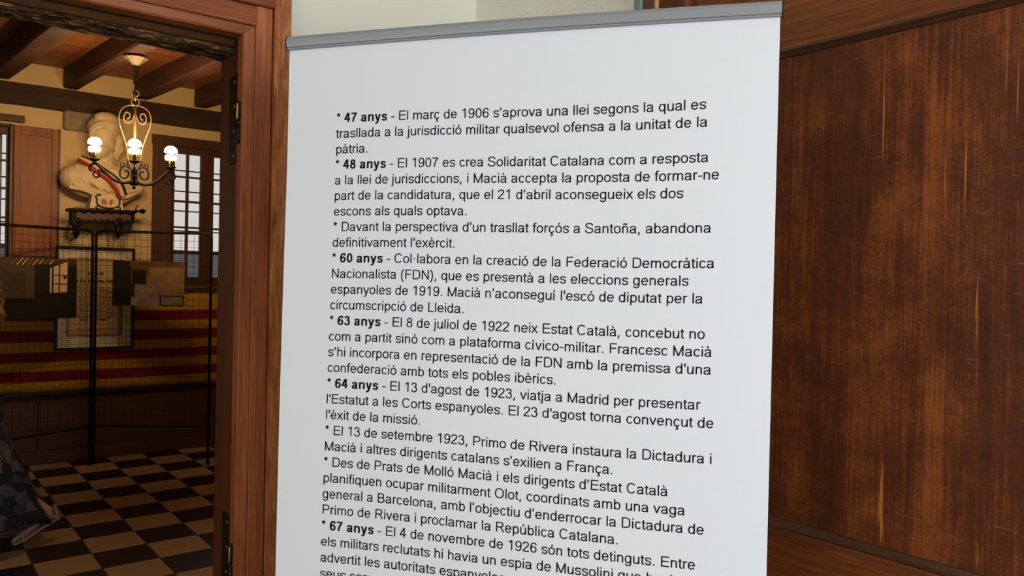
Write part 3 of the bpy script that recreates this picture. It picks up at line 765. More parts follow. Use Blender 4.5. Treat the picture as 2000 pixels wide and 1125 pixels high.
# framed notice
poster = empty('framed_notice', 'framed cream notice with black edge hanging below the bust, behind the mesh screens', 'poster')
P0, P1, Z0, Z1 = 1.05, 1.622, .877, 1.696; yf = VB-.05
for nm, a, b in (('frame_bar', (P0, yf, Z0), (P0+.022, VB-.02, Z1)), ('frame_bar', (P1-.022, yf, Z0), (P1, VB-.02, Z1)),
                 ('frame_bar', (P0+.022, yf, Z0), (P1-.022, VB-.02, Z0+.02)), ('frame_bar', (P0+.022, yf, Z1-.024), (P1-.022, VB-.02, Z1))):
    sbox(nm, a, b, M_fram, poster, .003)
sbox('paper', (P0+.02, yf+.012, Z0+.018), (P1-.02, VB-.022, Z1-.02), M_paper, poster)
yp = yf+.0112
M_brown = plain('brown_ink', srgb(104, 60, 40), .8); M_yellowed = plain('yellowed_paper', srgb(206, 178, 126), .8, var=.06)
sbox('inset_sheet', (1.13, yp, .985), (1.535, yf+.0115, 1.60), M_yellowed, poster)
mb = MB()
for d, w in ((0, .008), (.016, .004)):
    a0, a1, b0, b1 = 1.13+d, 1.535-d, .985+d, 1.60-d
    for q in (((a0, b0), (a1, b0+w)), ((a0, b1-w), (a1, b1)), ((a0, b0), (a0+w, b1)), ((a1-w, b0), (a1, b1))):
        mb.box((q[0][0], yp-.0012, q[0][1]), (q[1][0], yp-.0004, q[1][1]))
mb.build('printed_border', M_brown, poster)
def wall_text(text, uc, z, size, y, mat, parent, width=None, name='lettering'):
    shapes, w = line_shapes(text); k = size/1000
    kx = k if width is None else width/w
    mb = MB(); vs = []; fs = []
    lift = 0
    for x0, strokes, W, T in shapes:
        for st in strokes:
            lift += .00004
            L, R = ribbon(st, W*1.25, T*1.2); n0 = len(vs)
            for (a, b), (c, d) in zip(L, R):
                vs.append((uc+(x0+a-w/2)*kx, y-lift, z+b*k)); vs.append((uc+(x0+c-w/2)*kx, y-lift, z+d*k))
            for q in range(len(L)-1): fs.append((n0+2*q, n0+2*q+1, n0+2*q+3, n0+2*q+2))
    mb.add(vs, fs); return mb.build(name, mat, parent, fix=False)
wall_text('|A TOUS|', 1.333, 1.475, .026, yp-.0016, M_ink, poster, .12)
wall_text('|LES FRANÇAIS|', 1.333, 1.412, .030, yp-.0016, M_ink, poster, .27)
wall_text('|VIVE LA FRANCE !|', 1.333, 1.108, .024, yp-.0016, M_ink, poster, .21)
mb = MB(); rnd = random.Random(3)
for i in range(17):
    z = 1.37-i*.0145
    w = .16 if i not in (4, 9, 13) else .11
    x = 1.333-w
    while x < 1.333+w-.01:
        L = rnd.uniform(.012, .035); mb.box((x, yp-.0014, z), (min(x+L, 1.333+w), yp-.0004, z+.006)); x += L+.008
for i in range(2):
    x = 1.2
    while x < 1.46:
        L = rnd.uniform(.012, .03); mb.box((x, yp-.0014, 1.04-i*.014), (x+L, yp-.0004, 1.045-i*.014)); x += L+.008
o = mb.build('small_print', M_brown, poster); o['kind'] = 'stuff'

# windows
def window(name, u0, u1, z0, z1, sashes, rows, extra=None):
    w = struct(bpy.data.objects.new(name, None)); COL.objects.link(w)
    y0, y1 = VB+.0, VB+.08
    sbox('frame_post', (u0, y0-.02, z0), (u0+.012, y1, z1), M_win, w, .002); sbox('frame_post', (u1-.012, y0-.02, z0), (u1, y1, z1), M_win, w, .002)
    sbox('frame_head', (u0, y0-.02, z1-.02), (u1, y1, z1), M_win, w, .002); sbox('sill', (u0-.01, y0-.05, z0-.03), (u1+.01, y1, z0), M_win, w, .004)
    for (s0, s1, cols) in sashes:      # cols: list of (pane u0, pane u1)
        ys0, ys1 = VB+.015, VB+.05
        edges = [s0]+[e for c in cols for e in c]+[s1]
        zt_, zb_ = rows[0][1], rows[-1][0]
        nm = ['sash_stile', 'glazing_bar', 'sash_stile']
        for k in range(0, len(edges), 2):
            t = 'sash_stile' if k in (0, len(edges)-2) else 'glazing_bar'
            sbox(t, (edges[k], ys0, z0+.002), (edges[k+1], ys1, z1-.022), M_win, w, .003)
        sbox('sash_rail', (s0, ys0+.001, zt_), (s1, ys1-.001, z1-.022), M_win, w, .003); sbox('sash_rail', (s0, ys0+.001, z0+.002), (s1, ys1-.001, zb_), M_win, w, .003)
        for a, b in zip(rows[:-1], rows[1:]):
            sbox('glazing_bar', (s0+.01, ys0+.002, b[1]), (s1-.01, ys1-.002, a[0]), M_win, w, .002)
        for (c0, c1) in cols:
            for (r0, r1) in rows: sbox('pane', (c0, VB+.031, r0), (c1, VB+.034, r1), M_glass, w)
    return w
yz = lambda y, x=380: at(x, y, 1, VB+.015).z
rows = [(yz(345.8), yz(303)), (yz(393), yz(349)), (yz(443.5), yz(397)), (yz(491.5), yz(447)), (yz(541), yz(497))]
ux = lambda x, y=400: at(x, y, 1, VB+.015).x
win2 = window('window_2', W2['u0'], W2['u1'], W2['z0'], W2['z1'],
    [(ux(336), ux(406), [(ux(340.5), ux(363.5)), (ux(368.5), ux(391))]), (ux(406.5), ux(485), [(ux(417), ux(441)), (ux(446), ux(472))])], rows)
win1 = window('window_1', W1['u0'], W1['u1'], W1['z0'], W1['z1'],
    [(.37, ux(20, 380), [(.40, .525), (.55, ux(11.5, 380))]), (.0, .368, [(.03, .155), (.18, .325)])], rows)
# dark wooden surround over the right window and its half open shutter at left
o = sbox('window_lintel', (1.745, VB-.03, 2.575), (2.9, VB, 2.655), M_win, win2, .004)
o = sbox('window_lintel', (-.1, VB-.035, 2.615), (.835, VB, 2.668), M_win, win1, .004)
def shutter(parent, u0, u1, z0, z1, mat, y=VB-.006, t=.022):
    s = sbox('shutter', (u0, y-t, z0), (u1, y, z1), mat, parent, .003)
    a = .045
    sbox('shutter_stile', (u0, y-t-.008, z0), (u0+a, y-t+.002, z1), mat, s, .003); sbox('shutter_stile', (u1-a, y-t-.008, z0), (u1, y-t+.002, z1), mat, s, .003)
    sbox('shutter_rail', (u0+a, y-t-.007, z1-.07), (u1-a, y-t+.002, z1), mat, s, .003); sbox('shutter_rail', (u0+a, y-t-.007, z0), (u1-a, y-t+.002, z0+.07), mat, s, .003)
    return s
shutter(win1, .766, 1.062, 1.605, 2.595, M_shut)
shutter(win2, 1.752, 1.905, 1.30, 2.60, M_win)
o = sbox('shutter_edge', (1.062, VB-.03, 1.59), (1.074, VB, 2.60), M_fram, win1, .002)
# exterior bars in front of the panes
for w, u0, u1 in ((win2, W2['u0'], W2['u1']), (win1, W1['u0'], W1['u1'])):
    for y_ in (336, 376, 414, 452.5, 491):
        z = at(380, y_, 1, VB+.16).z
        mb = MB(); mb.tube([(u0-.01, VB+.16, z), (u1+.01, VB+.16, z)], .006, 6); mb.build('grille_bar', M_black, w)
# grey curtain in the left window
cu = MB(); vs = []; N = 30
for i in range(N+1):
    u = .47+.235*i/N
    for z in (1.42, 2.56): vs.append((u, VB+.105+.018*sin(i*1.3), z))
cu.add(vs, [(2*i, 2*i+2, 2*i+3, 2*i+1) for i in range(N)])
cur = cu.build('curtain', M_curt, None, True, fix=False); m_ = cur.modifiers.new('t', 'SOLIDIFY'); m_.thickness = .004
tag(cur, 'pale grey curtain hanging behind the left window panes', 'curtain')
# outside: low wall seen through the lowest panes
o = sbox('wall_outside', (-6, 11.0, -1), (16, 11.2, 1.765), M_ext); struct(o)
o = sbox('ground_outside', (-12, VB+.3, -1.05), (20, 20, -1.0), M_ext); struct(o)

# stone corbel block under the wall plate
mb = MB(); c0 = at(125, 218, 1, VB-.03); c1 = at(174, 259, 1, VB-.03)
mb.bevbox((c0.x, VB-.05, c1.z), (c1.x+.045, VB, 2.752), .01)
cb = mb.build('corbel', M_stone); struct(cb)
for v in cb.data.vertices:
    if v.co.z < 2.7 and v.co.x > 1.2: v.co.x -= .03
cb.name = 'corbel_stone'

# ================================================================== SHELF AND BUST
BV = VB-.125
def bp(px, py, dy=0): return at(px, py, 1, BV+dy)
shelf = empty('iron_bracket_shelf', 'black wrought iron wall shelf with arrow-tipped rail carrying the bust', 'shelf')
zsh = bp(200, 409).z
sL, sR = bp(142, 410).x, bp(262, 412).x
sbox('board', (sL, VB-.215, zsh-.022), (sR, VB, zsh-.002), M_wains, shelf, .003)
sbox('apron', (sL+.01, VB-.20, zsh-.10), (sR-.01, VB-.18, zsh-.022), M_wains, shelf, .003)
mb = MB()
def P3(px, py, v): return at(px, py, 1, v)
vr = VB-.225
pts = []
x = 128
while x <= 266: pts.append(P3(x, 409+(x-128)*.035+1.2*sin(x*.35), vr)); x += 3
mb.tube(pts, [.011+.003*sin(i*1.1) for i in range(len(pts))], 6); mb.build('twisted_rail', M_black, shelf, True)
a, b = P3(262, 413, vr), P3(286, 412.5, vr)
mb = MB(); mb.tube([a, a.lerp(b, .45), a.lerp(b, .55), a.lerp(b, .72), b], [.009, .009, .02, .024, .001], 6)
mb.tube([P3(268, 413, vr), P3(265, 408, vr), P3(267, 403, vr), P3(271, 402, vr)], .005, 6); mb.build('arrow_tip', M_black, shelf)
for x in (137, 258):
    mb = MB(); mb.tube([P3(x, 411, vr), P3(x+1, 424, vr), P3(x, 437, vr)], .011, 6)
    mb.tube([P3(x, 437, vr), P3(x, 437, VB-.01)], .009, 6); mb.build('side_bar', M_black, shelf)
mb = MB(); pts = [P3(x_, 431+1.6*sin(x_*.5)+(x_-135)*.02, vr) for x_ in range(135, 262, 3)]
mb.tube(pts, .012, 6); mb.build('lower_rail', M_black, shelf, True)
for x in (150, 232):
    mb = MB(); sc_ = []
    for k in range(26):
        th = k*.42; r = .062*(1-k/30)
        sc_.append(P3(x, 440, vr)+Vector((cos(th)*r*.5, 0, sin(th)*r)))
    mb.tube(sc_, .007, 6)
    mb.tube([P3(x-6, 431, vr), P3(x-4, 445, vr+.02), P3(x-2, 456, vr+.1), P3(x, 462, VB-.02)], [.016, .02, .016, .008], 6)
    mb.tube([P3(x-1, 440, vr), P3(x-1, 456, vr), P3(x-2, 466, vr)], [.022, .024, .006], 6)
    mb.build('scroll_bracket', M_black, shelf, True)
for x in (206, 252):
    mb = MB(); mb.tube([P3(x, 436, vr), P3(x+2, 446, vr), P3(x+5, 452, vr), P3(x+1, 456, vr), P3(x-2, 452, vr)], .005, 6); mb.build('drop_scroll', M_black, shelf, True)

def remeshed(name, blobs, mat, parent, voxel=.009, smooth=4, extra=None):
    """fuse many ellipsoids / capsules into one continuous surface"""
    mb = MB()
    for bl in blobs:
        if bl[0] == 'b': mb.ball(bl[1], bl[2], None, 16)
        else: mb.tube(bl[1], bl[2], 12)
    if extra: extra(mb)
    o = mb.build(name, mat, parent, True)
    r = o.modifiers.new('remesh', 'REMESH'); r.mode = 'VOXEL'; r.voxel_size = voxel; r.use_smooth_shade = True
    s = o.modifiers.new('smooth', 'SMOOTH'); s.iterations = smooth; s.factor = .5
    return o
bust = empty('bust', 'cream bust of a woman in a cap with a red sash, on the iron shelf', 'sculpture')
# torso draped, leaning: shoulders from (118,340) to (280,372)
def e(px, py, r, dy=0): return ('b', bp(px, py, dy), r)
torso = [e(205, 348, (.22, .11, .12)), e(160, 346, (.14, .11, .11)), e(143, 348, (.10, .10, .10)), e(235, 358, (.15, .10, .10)), e(258, 370, (.09, .07, .06)),
         e(200, 373, (.15, .075, .08)), e(225, 378, (.12, .075, .05)), e(190, 330, (.14, .09, .10)),
         ('t', [bp(140, 360), bp(165, 372), bp(195, 380)], [.06, .055, .05]), ('t', [bp(262, 372), bp(240, 386), bp(215, 392)], [.05, .05, .05]),
         ('t', [bp(202, 345), bp(205, 320), bp(206, 296)], [.10, .075, .07]),
         ('t', [bp(205, 378, .02), bp(203, 392, .02)], [.08, .08])]
# folds of the drapery, following the front of the torso
def fp(px, py, extra=0): return bp(px, py, -.096*math.sqrt(max(.04, 1-((px-200)/92)**2-((py-350)/62)**2))+extra)
rnd = random.Random(5)
for (a, b, c) in (((132, 335), (165, 345), (200, 372)), ((125, 350), (160, 365), (205, 380)), ((150, 322), (150, 345), (165, 368)), ((170, 325), (178, 345), (200, 362)),
                  ((215, 330), (232, 338), (262, 350)), ((222, 345), (245, 352), (270, 362)), ((135, 366), (165, 372), (190, 384)), ((158, 330), (163, 350), (180, 374)), ((240, 376), (258, 374), (278, 368)), ((228, 388), (252, 384), (276, 370))):
    torso.append(('t', spline([fp(*a), fp(*b, -.006), fp(*c)], 5), .013))
for i in range(20):
    x_ = rnd.uniform(128, 205); y_ = 322+abs(x_-165)*.25+rnd.uniform(4, 38); L_ = rnd.uniform(20, 44); sl = rnd.uniform(.25, .6)
    torso.append(('t', spline([fp(x_, y_), fp(x_+L_*.5, y_+L_*sl*.35, -.004), fp(x_+L_, y_+L_*sl, .004)], 5), rnd.uniform(.007, .011)))
remeshed('torso', torso, M_bust, bust, .006, 2)
head = [e(200, 275, (.098, .11, .13), -.01), e(195, 290, (.075, .09, .09), -.04), e(187, 300, (.035, .04, .03), -.08),
        ('t', [bp(205, 300), bp(205, 320)], [.075, .08])]
# features: brow, nose, lips, chin turned slightly to the left
hx = lambda px, py, dy: bp(px, py, dy)
head += [('t', [hx(190, 270, -.115), hx(187, 282, -.145), hx(188, 286, -.14)], [.010, .014, .014]),
         ('b', hx(188, 293, -.12), (.026, .02, .008)), ('b', hx(188, 297, -.115), (.022, .02, .008)), ('b', hx(190, 305, -.105), (.024, .022, .02)),
         ('t', [hx(176, 270, -.10), hx(188, 268, -.115), hx(200, 271, -.105)], .011),
         ('b', hx(180, 275, -.10), (.014, .01, .009)), ('b', hx(197, 276, -.105), (.014, .01, .009)), ('b', hx(224, 282, 0), (.014, .03, .035))]
remeshed('head', head, M_bust, bust, .007, 2)
cap = [e(203, 250, (.125, .13, .10)), e(208, 236, (.09, .09, .07), -.02), ('t', [bp(200, 238, -.03), bp(196, 228, -.07), bp(204, 226, -.09)], [.06, .045, .035]),
       ('t', spline([bp(176, 272, -.06), bp(178, 250, -.09), bp(198, 240, -.12), bp(218, 246, -.08), bp(229, 268, -.02)], 6), .014),
       ('t', spline([bp(178, 278, -.05), bp(181, 256, -.10), bp(200, 247, -.125), bp(217, 254, -.09), bp(227, 276, -.02)], 6), .018),
       ('t', spline([bp(225, 262), bp(233, 280, -.02), bp(227, 296, -.03)], 5), [.04]*5+[.03]*5+[.02]), ]
remeshed('cap', cap, M_bust, bust, .008, 2)
for dx in (0, 6):
    mb = MB(); mb.tube(spline([bp(226+dx, 282, -.01), bp(231+dx, 292, -.03), bp(224+dx, 302, -.03), bp(222+dx, 314, -.03)], 5), [.028, .028, .026, .025, .025, .024, .024, .022, .02, .018, .018, .015, .014, .01, .008, .004][:16], 8)
    mb.build('hair_lock', M_bust, bust, True)
# plinth and plaque
mb = MB(); q0, q1 = bp(171, 408), bp(236, 408); zpl = bp(200, 382).z
mb.hexa([(q0.x, BV-.09, zsh), (q1.x, BV-.09, zsh), (q1.x, BV+.09, zsh), (q0.x, BV+.09, zsh), (q0.x+.015, BV-.09, zpl), (q1.x-.015, BV-.09, zpl), (q1.x-.015, BV+.08, zpl), (q0.x+.015, BV+.08, zpl)])
mb.build('plinth', M_bust, bust)
uc, zc = (q0.x+q1.x)/2+.008, (zsh+zpl)/2
mb = MB()
for s in (-1, 1):
    pts = [Vector((uc+s*a, BV-.097, zc+b)) for a, b in ((.055, .048), (.075, .05), (.088, .035), (.08, .01), (.082, -.012), (.06, -.035), (.035, -.045), (.0, -.048))]
    mb.tube(spline(pts, 4), .006, 6)
    mb.tube(spline([Vector((uc+s*a, BV-.097, zc+b)) for a, b in ((.06, -.035), (.085, -.04), (.085, -.055), (.07, -.052))], 4), .005, 6)
mb.build('cartouche', M_fram, bust, True)
for lt, du in (('|R|', -.029), ('|·|', .0), ('|F|', .027)):
    wall_text(lt, uc+du, zc-.024, .056, BV-.0935, M_red, bust, None, 'letter')
# sash: red band with a dark blue band beside it, from the left shoulder to the right of the plinth
def strap(pts, w, mat, name):
    mb = MB(); P = spline(pts, 8); vs = []
    for i, p in enumerate(P):
        t = (P[min(i+1, len(P)-1)]-P[max(i-1, 0)]).normalized(); nrm = Vector((0, -1, 0)); sd = t.cross(nrm).normalized()
        for a, b in ((-w/2, 0), (w/2, 0), (w/2, .012), (-w/2, .012)): vs.append(p+sd*a+Vector((0, b, 0)))
    n = 4; N = len(P)
    mb.add(vs, [(i*n+k, i*n+(k+1) % n, (i+1)*n+(k+1) % n, (i+1)*n+k) for i in range(N-1) for k in range(4)]+[(3, 2, 1, 0), tuple((N-1)*4+k for k in range(4))])
    return mb.build(name, mat, bust, True)
strap([bp(152, 311, -.075), bp(172, 322, -.108), bp(192, 338, -.125), bp(210, 350, -.135), bp(224, 366, -.13), bp(235, 388, -.118)], .022, M_red, 'sash')
strap([bp(156, 308, -.07), bp(178, 318, -.105), bp(200, 334, -.12), bp(219, 346, -.13), bp(232, 360, -.125), bp(241, 384, -.11)], .026, M_bust, 'sash')
strap([bp(160, 305, -.065), bp(186, 318, -.10), bp(208, 333, -.115), bp(229, 348, -.12), bp(240, 362, -.115), bp(246, 380, -.10)], .018, M_blue, 'sash')

# ================================================================== CHANDELIER
ch = empty('chandelier', 'three-armed wrought iron chandelier with glowing candle bulbs, hanging by a chain from the ceiling beam', 'chandelier')
_c = at(265.8, 118, 2, 2.90); CX, CY = _c.x, _c.y
dep = (Vector((CX, CY, 2.4))-CAMP).dot(Fw)
CF = Vector((CX, CY, 0)).normalized(); CR = Vector((CF.y, -CF.x, 0))
def czz(py):   # height of a point on the axis seen at row py
    best = None; lo, hi = 1.5, 3.2
    for _ in range(40):
        mid = (lo+hi)/2; d = Vector((CX, CY, mid))-CAMP; yy = 562.5-FPX*d.dot(Up)/d.dot(Fw)
        if yy > py: lo = mid
        else: hi = mid
    return mid
k_ = dep/FPX*CF.dot(Vector((Fw.x, Fw.y, 0)).normalized())                                      # metres per pixel at the axis
ztop = BZ
mb = MB(); zr_ = czz(128)
mb.lathe([(.014, zr_), (.024, zr_+.006), (.05, zr_+.03), (.072, zr_+.045), (.078, zr_+.05), (.074, zr_+.053), (.02, zr_+.053)], (CX, CY, 0), 48, None, None, .06, 12)
mb.build('rosette', M_frost, ch, True)
mb = MB(); mb.lathe([(.06, zr_+.05), (.066, ztop-.004), (.066, ztop)], (CX, CY, 0), 20); mb.build('rosette_backing', M_fram, ch)
def link(c, r, tall, ang, name='chain_link', mat=M_black, th=.0035):
    mb = MB(); pts = []
    for i in range(16):
        a = 2*pi*i/16; pts.append(Vector(c)+(CR*cos(ang)+CF*sin(ang))*(r*cos(a))+Vector((0, 0, tall*sin(a))))
    mb.tube(pts, th, 6, None, False, True); return mb.build(name, mat, ch, True)
z = zr_-.004; i = 0
zring = czz(192)
while z > zring+.04:
    link((CX, CY, z-.022), .012, .026, (i % 2)*pi/2+.4, th=.004); z -= .041; i += 1
link((CX, CY, czz(182)), .021, .021, .1, 'ring', M_frost, .0045)
link((CX, CY, czz(199)), .024, .024, .1, 'ring', M_frost, .005)
link((CX, CY, czz(191)), .012, .022, 1.4, 'ring', M_frost, .004)
def scroll(c, r, turns, start, hand, n=30, shrink=.8):
    return [Vector(c)+CR*(hand*cos(start+2*pi*turns*i/n)*r*(1-shrink*i/n))+Vector((0, 0, sin(start+2*pi*turns*i/n)*r*(1-shrink*i/n))) for i in range(n+1)]
C0 = Vector((CX, CY, 0))
def cp(dx, py): return C0+CR*(dx*k_)+Vector((0, 0, czz(py)))
for h in (-1, 1):
    mb = MB()
    heart = spline([cp(0, 207), cp(h*12, 207), cp(h*25, 214), cp(h*31, 228), cp(h*29, 246), cp(h*22, 266), cp(h*15, 290), cp(h*12, 312), cp(h*10, 322)], 6)
    mb.tube(heart, .0038, 6)
    mb.tube(spline([cp(h*2, 208), cp(h*1, 215), cp(h*2, 226), cp(h*8, 239), cp(h*17, 241), cp(h*22, 232), cp(h*18, 221), cp(h*11, 223), cp(h*11, 231), cp(h*16, 233)], 5), .005, 6)
    mb.build('heart_scroll', M_frost, ch, True)
    mb = MB()
    mb.tube(spline([cp(h*14, 312), cp(h*13, 322), cp(h*9, 330), cp(h*15, 326), cp(h*23, 328), cp(h*28, 337), cp(h*26, 347), cp(h*17, 349), cp(h*11, 342), cp(h*13, 334), cp(h*19, 336)], 5), .006, 6)
    mb.tube(spline([cp(h*25, 330), cp(h*27, 322), cp(h*22, 319), cp(h*19, 323), cp(h*22, 326)], 5), .0045, 6)
    mb.build('hub_scroll', M_black, ch, True)
mb = MB(); mb.tube([cp(0, 208), cp(0, 262), cp(0, 300)], .0085, 8); mb.build('stem', M_frost, ch, True)
mb = MB(); mb.lathe([(.012, czz(363)), (.03, czz(360)), (.031, czz(357)), (.021, czz(353)), (.020, czz(334)), (.026, czz(331)), (.01, czz(329))], C0, 16); mb.build('hub', M_black, ch, True)
mb = MB(); mb.ball(cp(0, 367), .011); mb.build('finial', M_black, ch, True)
mb = MB(); mb.tube([cp(0, 332), cp(0, 300)], .007, 8); mb.build('stem', M_black, ch, True)
RARM = .225
TILT = -.045
for ai, ang in enumerate((radians(180), radians(0), radians(-90))):
    d = CR*cos(ang)+CF*sin(ang); dz = 0
    def ap(r, py, side=0):
        q = C0+d*r; q.z = czz(py)+(-.006, -.024, -.030)[ai]*r/RARM; return q
    L = (RARM*1.04, RARM*.98, .19)[ai]
    arm = spline([ap(.01, 354), ap(L*.25, 358), ap(L*.48, 354), ap(L*.68, 343), ap(L*.85, 330), ap(L*.97, 323), ap(L*1.08, 326), ap(L*1.12, 334), ap(L*1.06, 338)], 6)
    mb = MB(); mb.tube(arm, [.009]*30+[.008]*8+[.007]*11, 8)
    mb.tube(spline([ap(L*.75, 341), ap(L*.9, 335), ap(L*.86, 345), ap(L*.96, 350), ap(L*1.03, 343), ap(L*.96, 338)], 5), .006, 6)
    mb.build('arm', M_black, ch, True)
    e_ = ap(L, 321)
    cupz = ap(L, 316).z
    mb = MB(); mb.lathe([(.006, cupz-.014), (.014, cupz-.008), (.036, cupz+.004), (.034, cupz+.007), (.010, cupz+.002)], (e_.x, e_.y, 0), 18); mb.build('drip_cup', M_black, ch, True)
    mb = MB(); mb.lathe([(.011, cupz+.002), (.0105, cupz+.022), (.014, cupz+.026), (.0125, cupz+.034), (.014, cupz+.044), (.0115, cupz+.052)], (e_.x, e_.y, 0), 14); mb.build('candle_sleeve', M_brass, ch, True)
    mb = MB(); mb.lathe([(.010, cupz+.052), (.011, cupz+.075), (.012, cupz+.094), (.030, cupz+.099), (.041, cupz+.104), (.042, cupz+.112), (.039, cupz+.124), (.031, cupz+.136), (.018, cupz+.144), (.002, cupz+.147)], (e_.x, e_.y, 0), 32); bb_ = mb.build('bulb', M_bulb, ch, True)
    for s in (-1, 1):
        q = e_+CR*(s*.024); mb = MB(); mb.ball((q.x, q.y, cupz+.068), (.014, .014, .020), None, 16); mb.build('bulb_lobe', M_bulb, bb_, True)
    l = bpy.data.lights.new('bulb_light', 'POINT'); l.energy = 12.0; l.color = (1, .62, .29); l.shadow_soft_size = .035
    lo = bpy.data.objects.new('bulb_light', l); COL.objects.link(lo); lo.location = (e_.x, e_.y, cupz+.19); lo.parent = ch

CR = Vector((R0.x, R0.y, 0)).normalized(); CF = Vector((Fw.x, Fw.y, 0)).normalized()

# ================================================================== MESH DISPLAY SCREENS
def mesh_screen(A, B, top, label, bottom=.30):
    A, B = Vector((A[0], A[1], 0)), Vector((B[0], B[1], 0)); D = B-A; Ln = D.length; d = D.normalized()
    r = empty('display_screen', label, 'screen', 'black mesh display screens'); r.location = A
    P = lambda s, z: d*s+Vector((0, 0, z))
    rr = .011; c = .045
    path = [P(0, 0), P(0, top-c)]+[P(c-c*cos(a), top-c+c*sin(a)) for a in [radians(q) for q in (15, 30, 45, 60, 75, 90)]]
    path += [P(Ln/2, top)]+[P(Ln-c+c*sin(a), top-c+c*cos(a)) for a in [radians(q) for q in (0, 15, 30, 45, 60, 75, 90)]]+[P(Ln, 0)]
    mb = MB(); mb.tube(path, rr, 10); mb.build('tube_frame', M_black, r, True)
    mb = MB(); mb.tube([P(.01, bottom), P(Ln-.01, bottom)], .008, 8); mb.build('cross_bar', M_black, r)
    mb = MB(); w = .0013
    n = int((Ln-.04)/.0505)
    s0 = (Ln-n*.0505)/2
    for i in range(n+1):
        s = s0+i*.0505; mb.tube([P(s, bottom), P(s, top-.012)], w, 4, None, False)
    z = top-.062
    while z > bottom:
        mb.tube([P(.01, z), P(Ln-.01, z)], w, 4, None, False); z -= .0505
    o = mb.build('wire_grid', M_wire, r); o['kind'] = 'stuff'
    for s in (0, Ln):
        mb = MB(); mb.lathe([(.014, 0), (.015, .01), (.012, .03)], P(s, 0), 10); mb.build('rubber_foot', M_cap, r)
    return r
SA, SB = Vector((1.297, 6.843, 0)), Vector((2.018, 6.352, 0))
mesh_screen(SA, SB, 1.815, 'black tube-framed wire mesh screen nearest the doorway jamb')
LA = at(172, 449, 2, 1.819); LB = at(0, 437, 2, 1.819); ld = (Vector((LB.x-LA.x, LB.y-LA.y, 0))).normalized()
TA = Vector((1.268, 6.822, 0))
TB_ = TA+ld*.92
mesh_screen(TA, TB_, 1.815, 'black tube-framed wire mesh screen at the far left of the doorway')

def on_plane(px, py, A, d, off):
    n = Vector((d.y, -d.x, 0)).normalized()
    if n.dot(A-CAMP) > 0: n = -n
    q = A+n*off; r = Fw*FPX+Rt*(px-1000)-Up*(py-562.5); t = (q-CAMP).dot(n)/r.dot(n); return CAMP+r*t, n
# photograph boards hooked on the screens
def board(name, label, corners, A, d, patches, backmat):
    """flat printed board; patches are (x0,y0,x1,y1,mat) fractions printed on its face"""
    r = empty(name, label, 'photograph')
    pts = [on_plane(x, y, A, d, .022)[0] for x, y in corners]; n = on_plane(0, 0, A, d, 0)[1]
    zt_ = (pts[0].z+pts[1].z)/2; zb_ = (pts[2].z+pts[3].z)/2; a, b = pts[0].copy(), pts[1].copy()
    def Q(fx, fy, off): q = a.lerp(b, fx)+n*off; q.z = zt_+(zb_-zt_)*fy; return q
    mb = MB(); mb.hexa([Q(0, 1, -.006), Q(1, 1, -.006), Q(1, 1, 0), Q(0, 1, 0), Q(0, 0, -.006), Q(1, 0, -.006), Q(1, 0, 0), Q(0, 0, 0)]); mb.build('board', backmat, r)
    mb = MB(); off = .0004
    for pl in patches:
        m_ = pl[-1]; P_ = pl[0]; off += .00012
        mb.add([Q(x, y, off) for x, y in P_], [tuple(range(len(P_)))], m_)
    mb.build('print', None, r, fix=False)
    rebase(r, (a.x, a.y, zb_))
    return r
def rc(x0, y0, x1, y1): return [(x0, y0), (x1, y0), (x1, y1), (x0, y1)]
ph = lambda n_, r, g, b, v=.25, s=20: plain(n_, srgb(r, g, b), .5, var=v, vscale=s)
p_blk = ph('print_black', 14, 12, 11, .1); p_dk = ph('print_dark_brown', 32, 24, 19); p_wall = ph('print_ruin_wall', 136, 104, 64, .30, 11); p_grey = ph('print_grey', 128, 108, 92, .42, 14)
p_top = ph('print_top_brown', 92, 66, 38, .3); p_lite = ph('print_light', 222, 190, 150, .1); p_grn = ph('print_corrugated', 80, 64, 40, .3, 14); p_ceil = ph('print_ceiling', 84, 58, 32, .3); p_strip = ph('print_stripe', 62, 50, 36)
board('photo_board', 'brown and grey photograph of a bare wall with a black opening, on the mesh screen', [(220.5, 508.5), (361, 511.5), (361, 598), (220, 597)], SA, (SB-SA).normalized(),
      [(rc(0, 0, .26, 1), p_dk), (rc(0, .62, .26, 1), p_blk), (rc(.26, 0, 1, 1), p_wall), (rc(.26, .45, .68, 1), p_grey), (rc(.24, 0, 1, .13), p_top), (rc(.26, .0, .5, .3), p_top),
       (rc(.27, .2, .465, .52), p_blk), (rc(.655, .76, 1, 1), p_blk), (rc(.68, .79, .985, .97), p_grey), (rc(.26, .5, .31, .8), p_dk), (rc(.655, .68, .67, 1), p_blk)], p_dk)
xl = -30; strips = []
for i in range(16): strips.append((rc(.18+.0155*i, .22, .186+.0155*i, .66), p_strip))
beams_ = []
for i in range(8): beams_.append(([(.33+i*.055, .0+i*.004), (.343+i*.055, .0+i*.004), (.27+i*.058, .12), (.255+i*.058, .12)], p_lite if i % 3 else p_wall))
board('photo_board', 'dark photograph of a bare room with a lit window, on the left mesh screen', [(xl, 500), (150.5, 506.5), (150.5, 620), (xl, 626)], TA, ld,
      [(rc(0, 0, 1, .13), p_ceil), (rc(0, .13, .52, .68), p_grn)]+strips+beams_+
      [(rc(.52, .1, 1, 1), p_dk), ([(.22, .66), (.5, .66), (.53, .80), (.24, .80)], p_blk), (rc(.0, .74, 1, 1), p_dk),
       ([(.685, .16), (.885, .05), (.885, .56), (.685, .58)], p_lite), ([(.705, .14), (.725, .12), (.725, .58), (.705, .58)], p_dk), (rc(.785, .06, .80, .57), p_dk), (rc(.72, .27, .885, .285), p_dk), (rc(.72, .42, .885, .435), p_dk), (rc(.84, .29, .875, .34), p_blk)], p_dk)

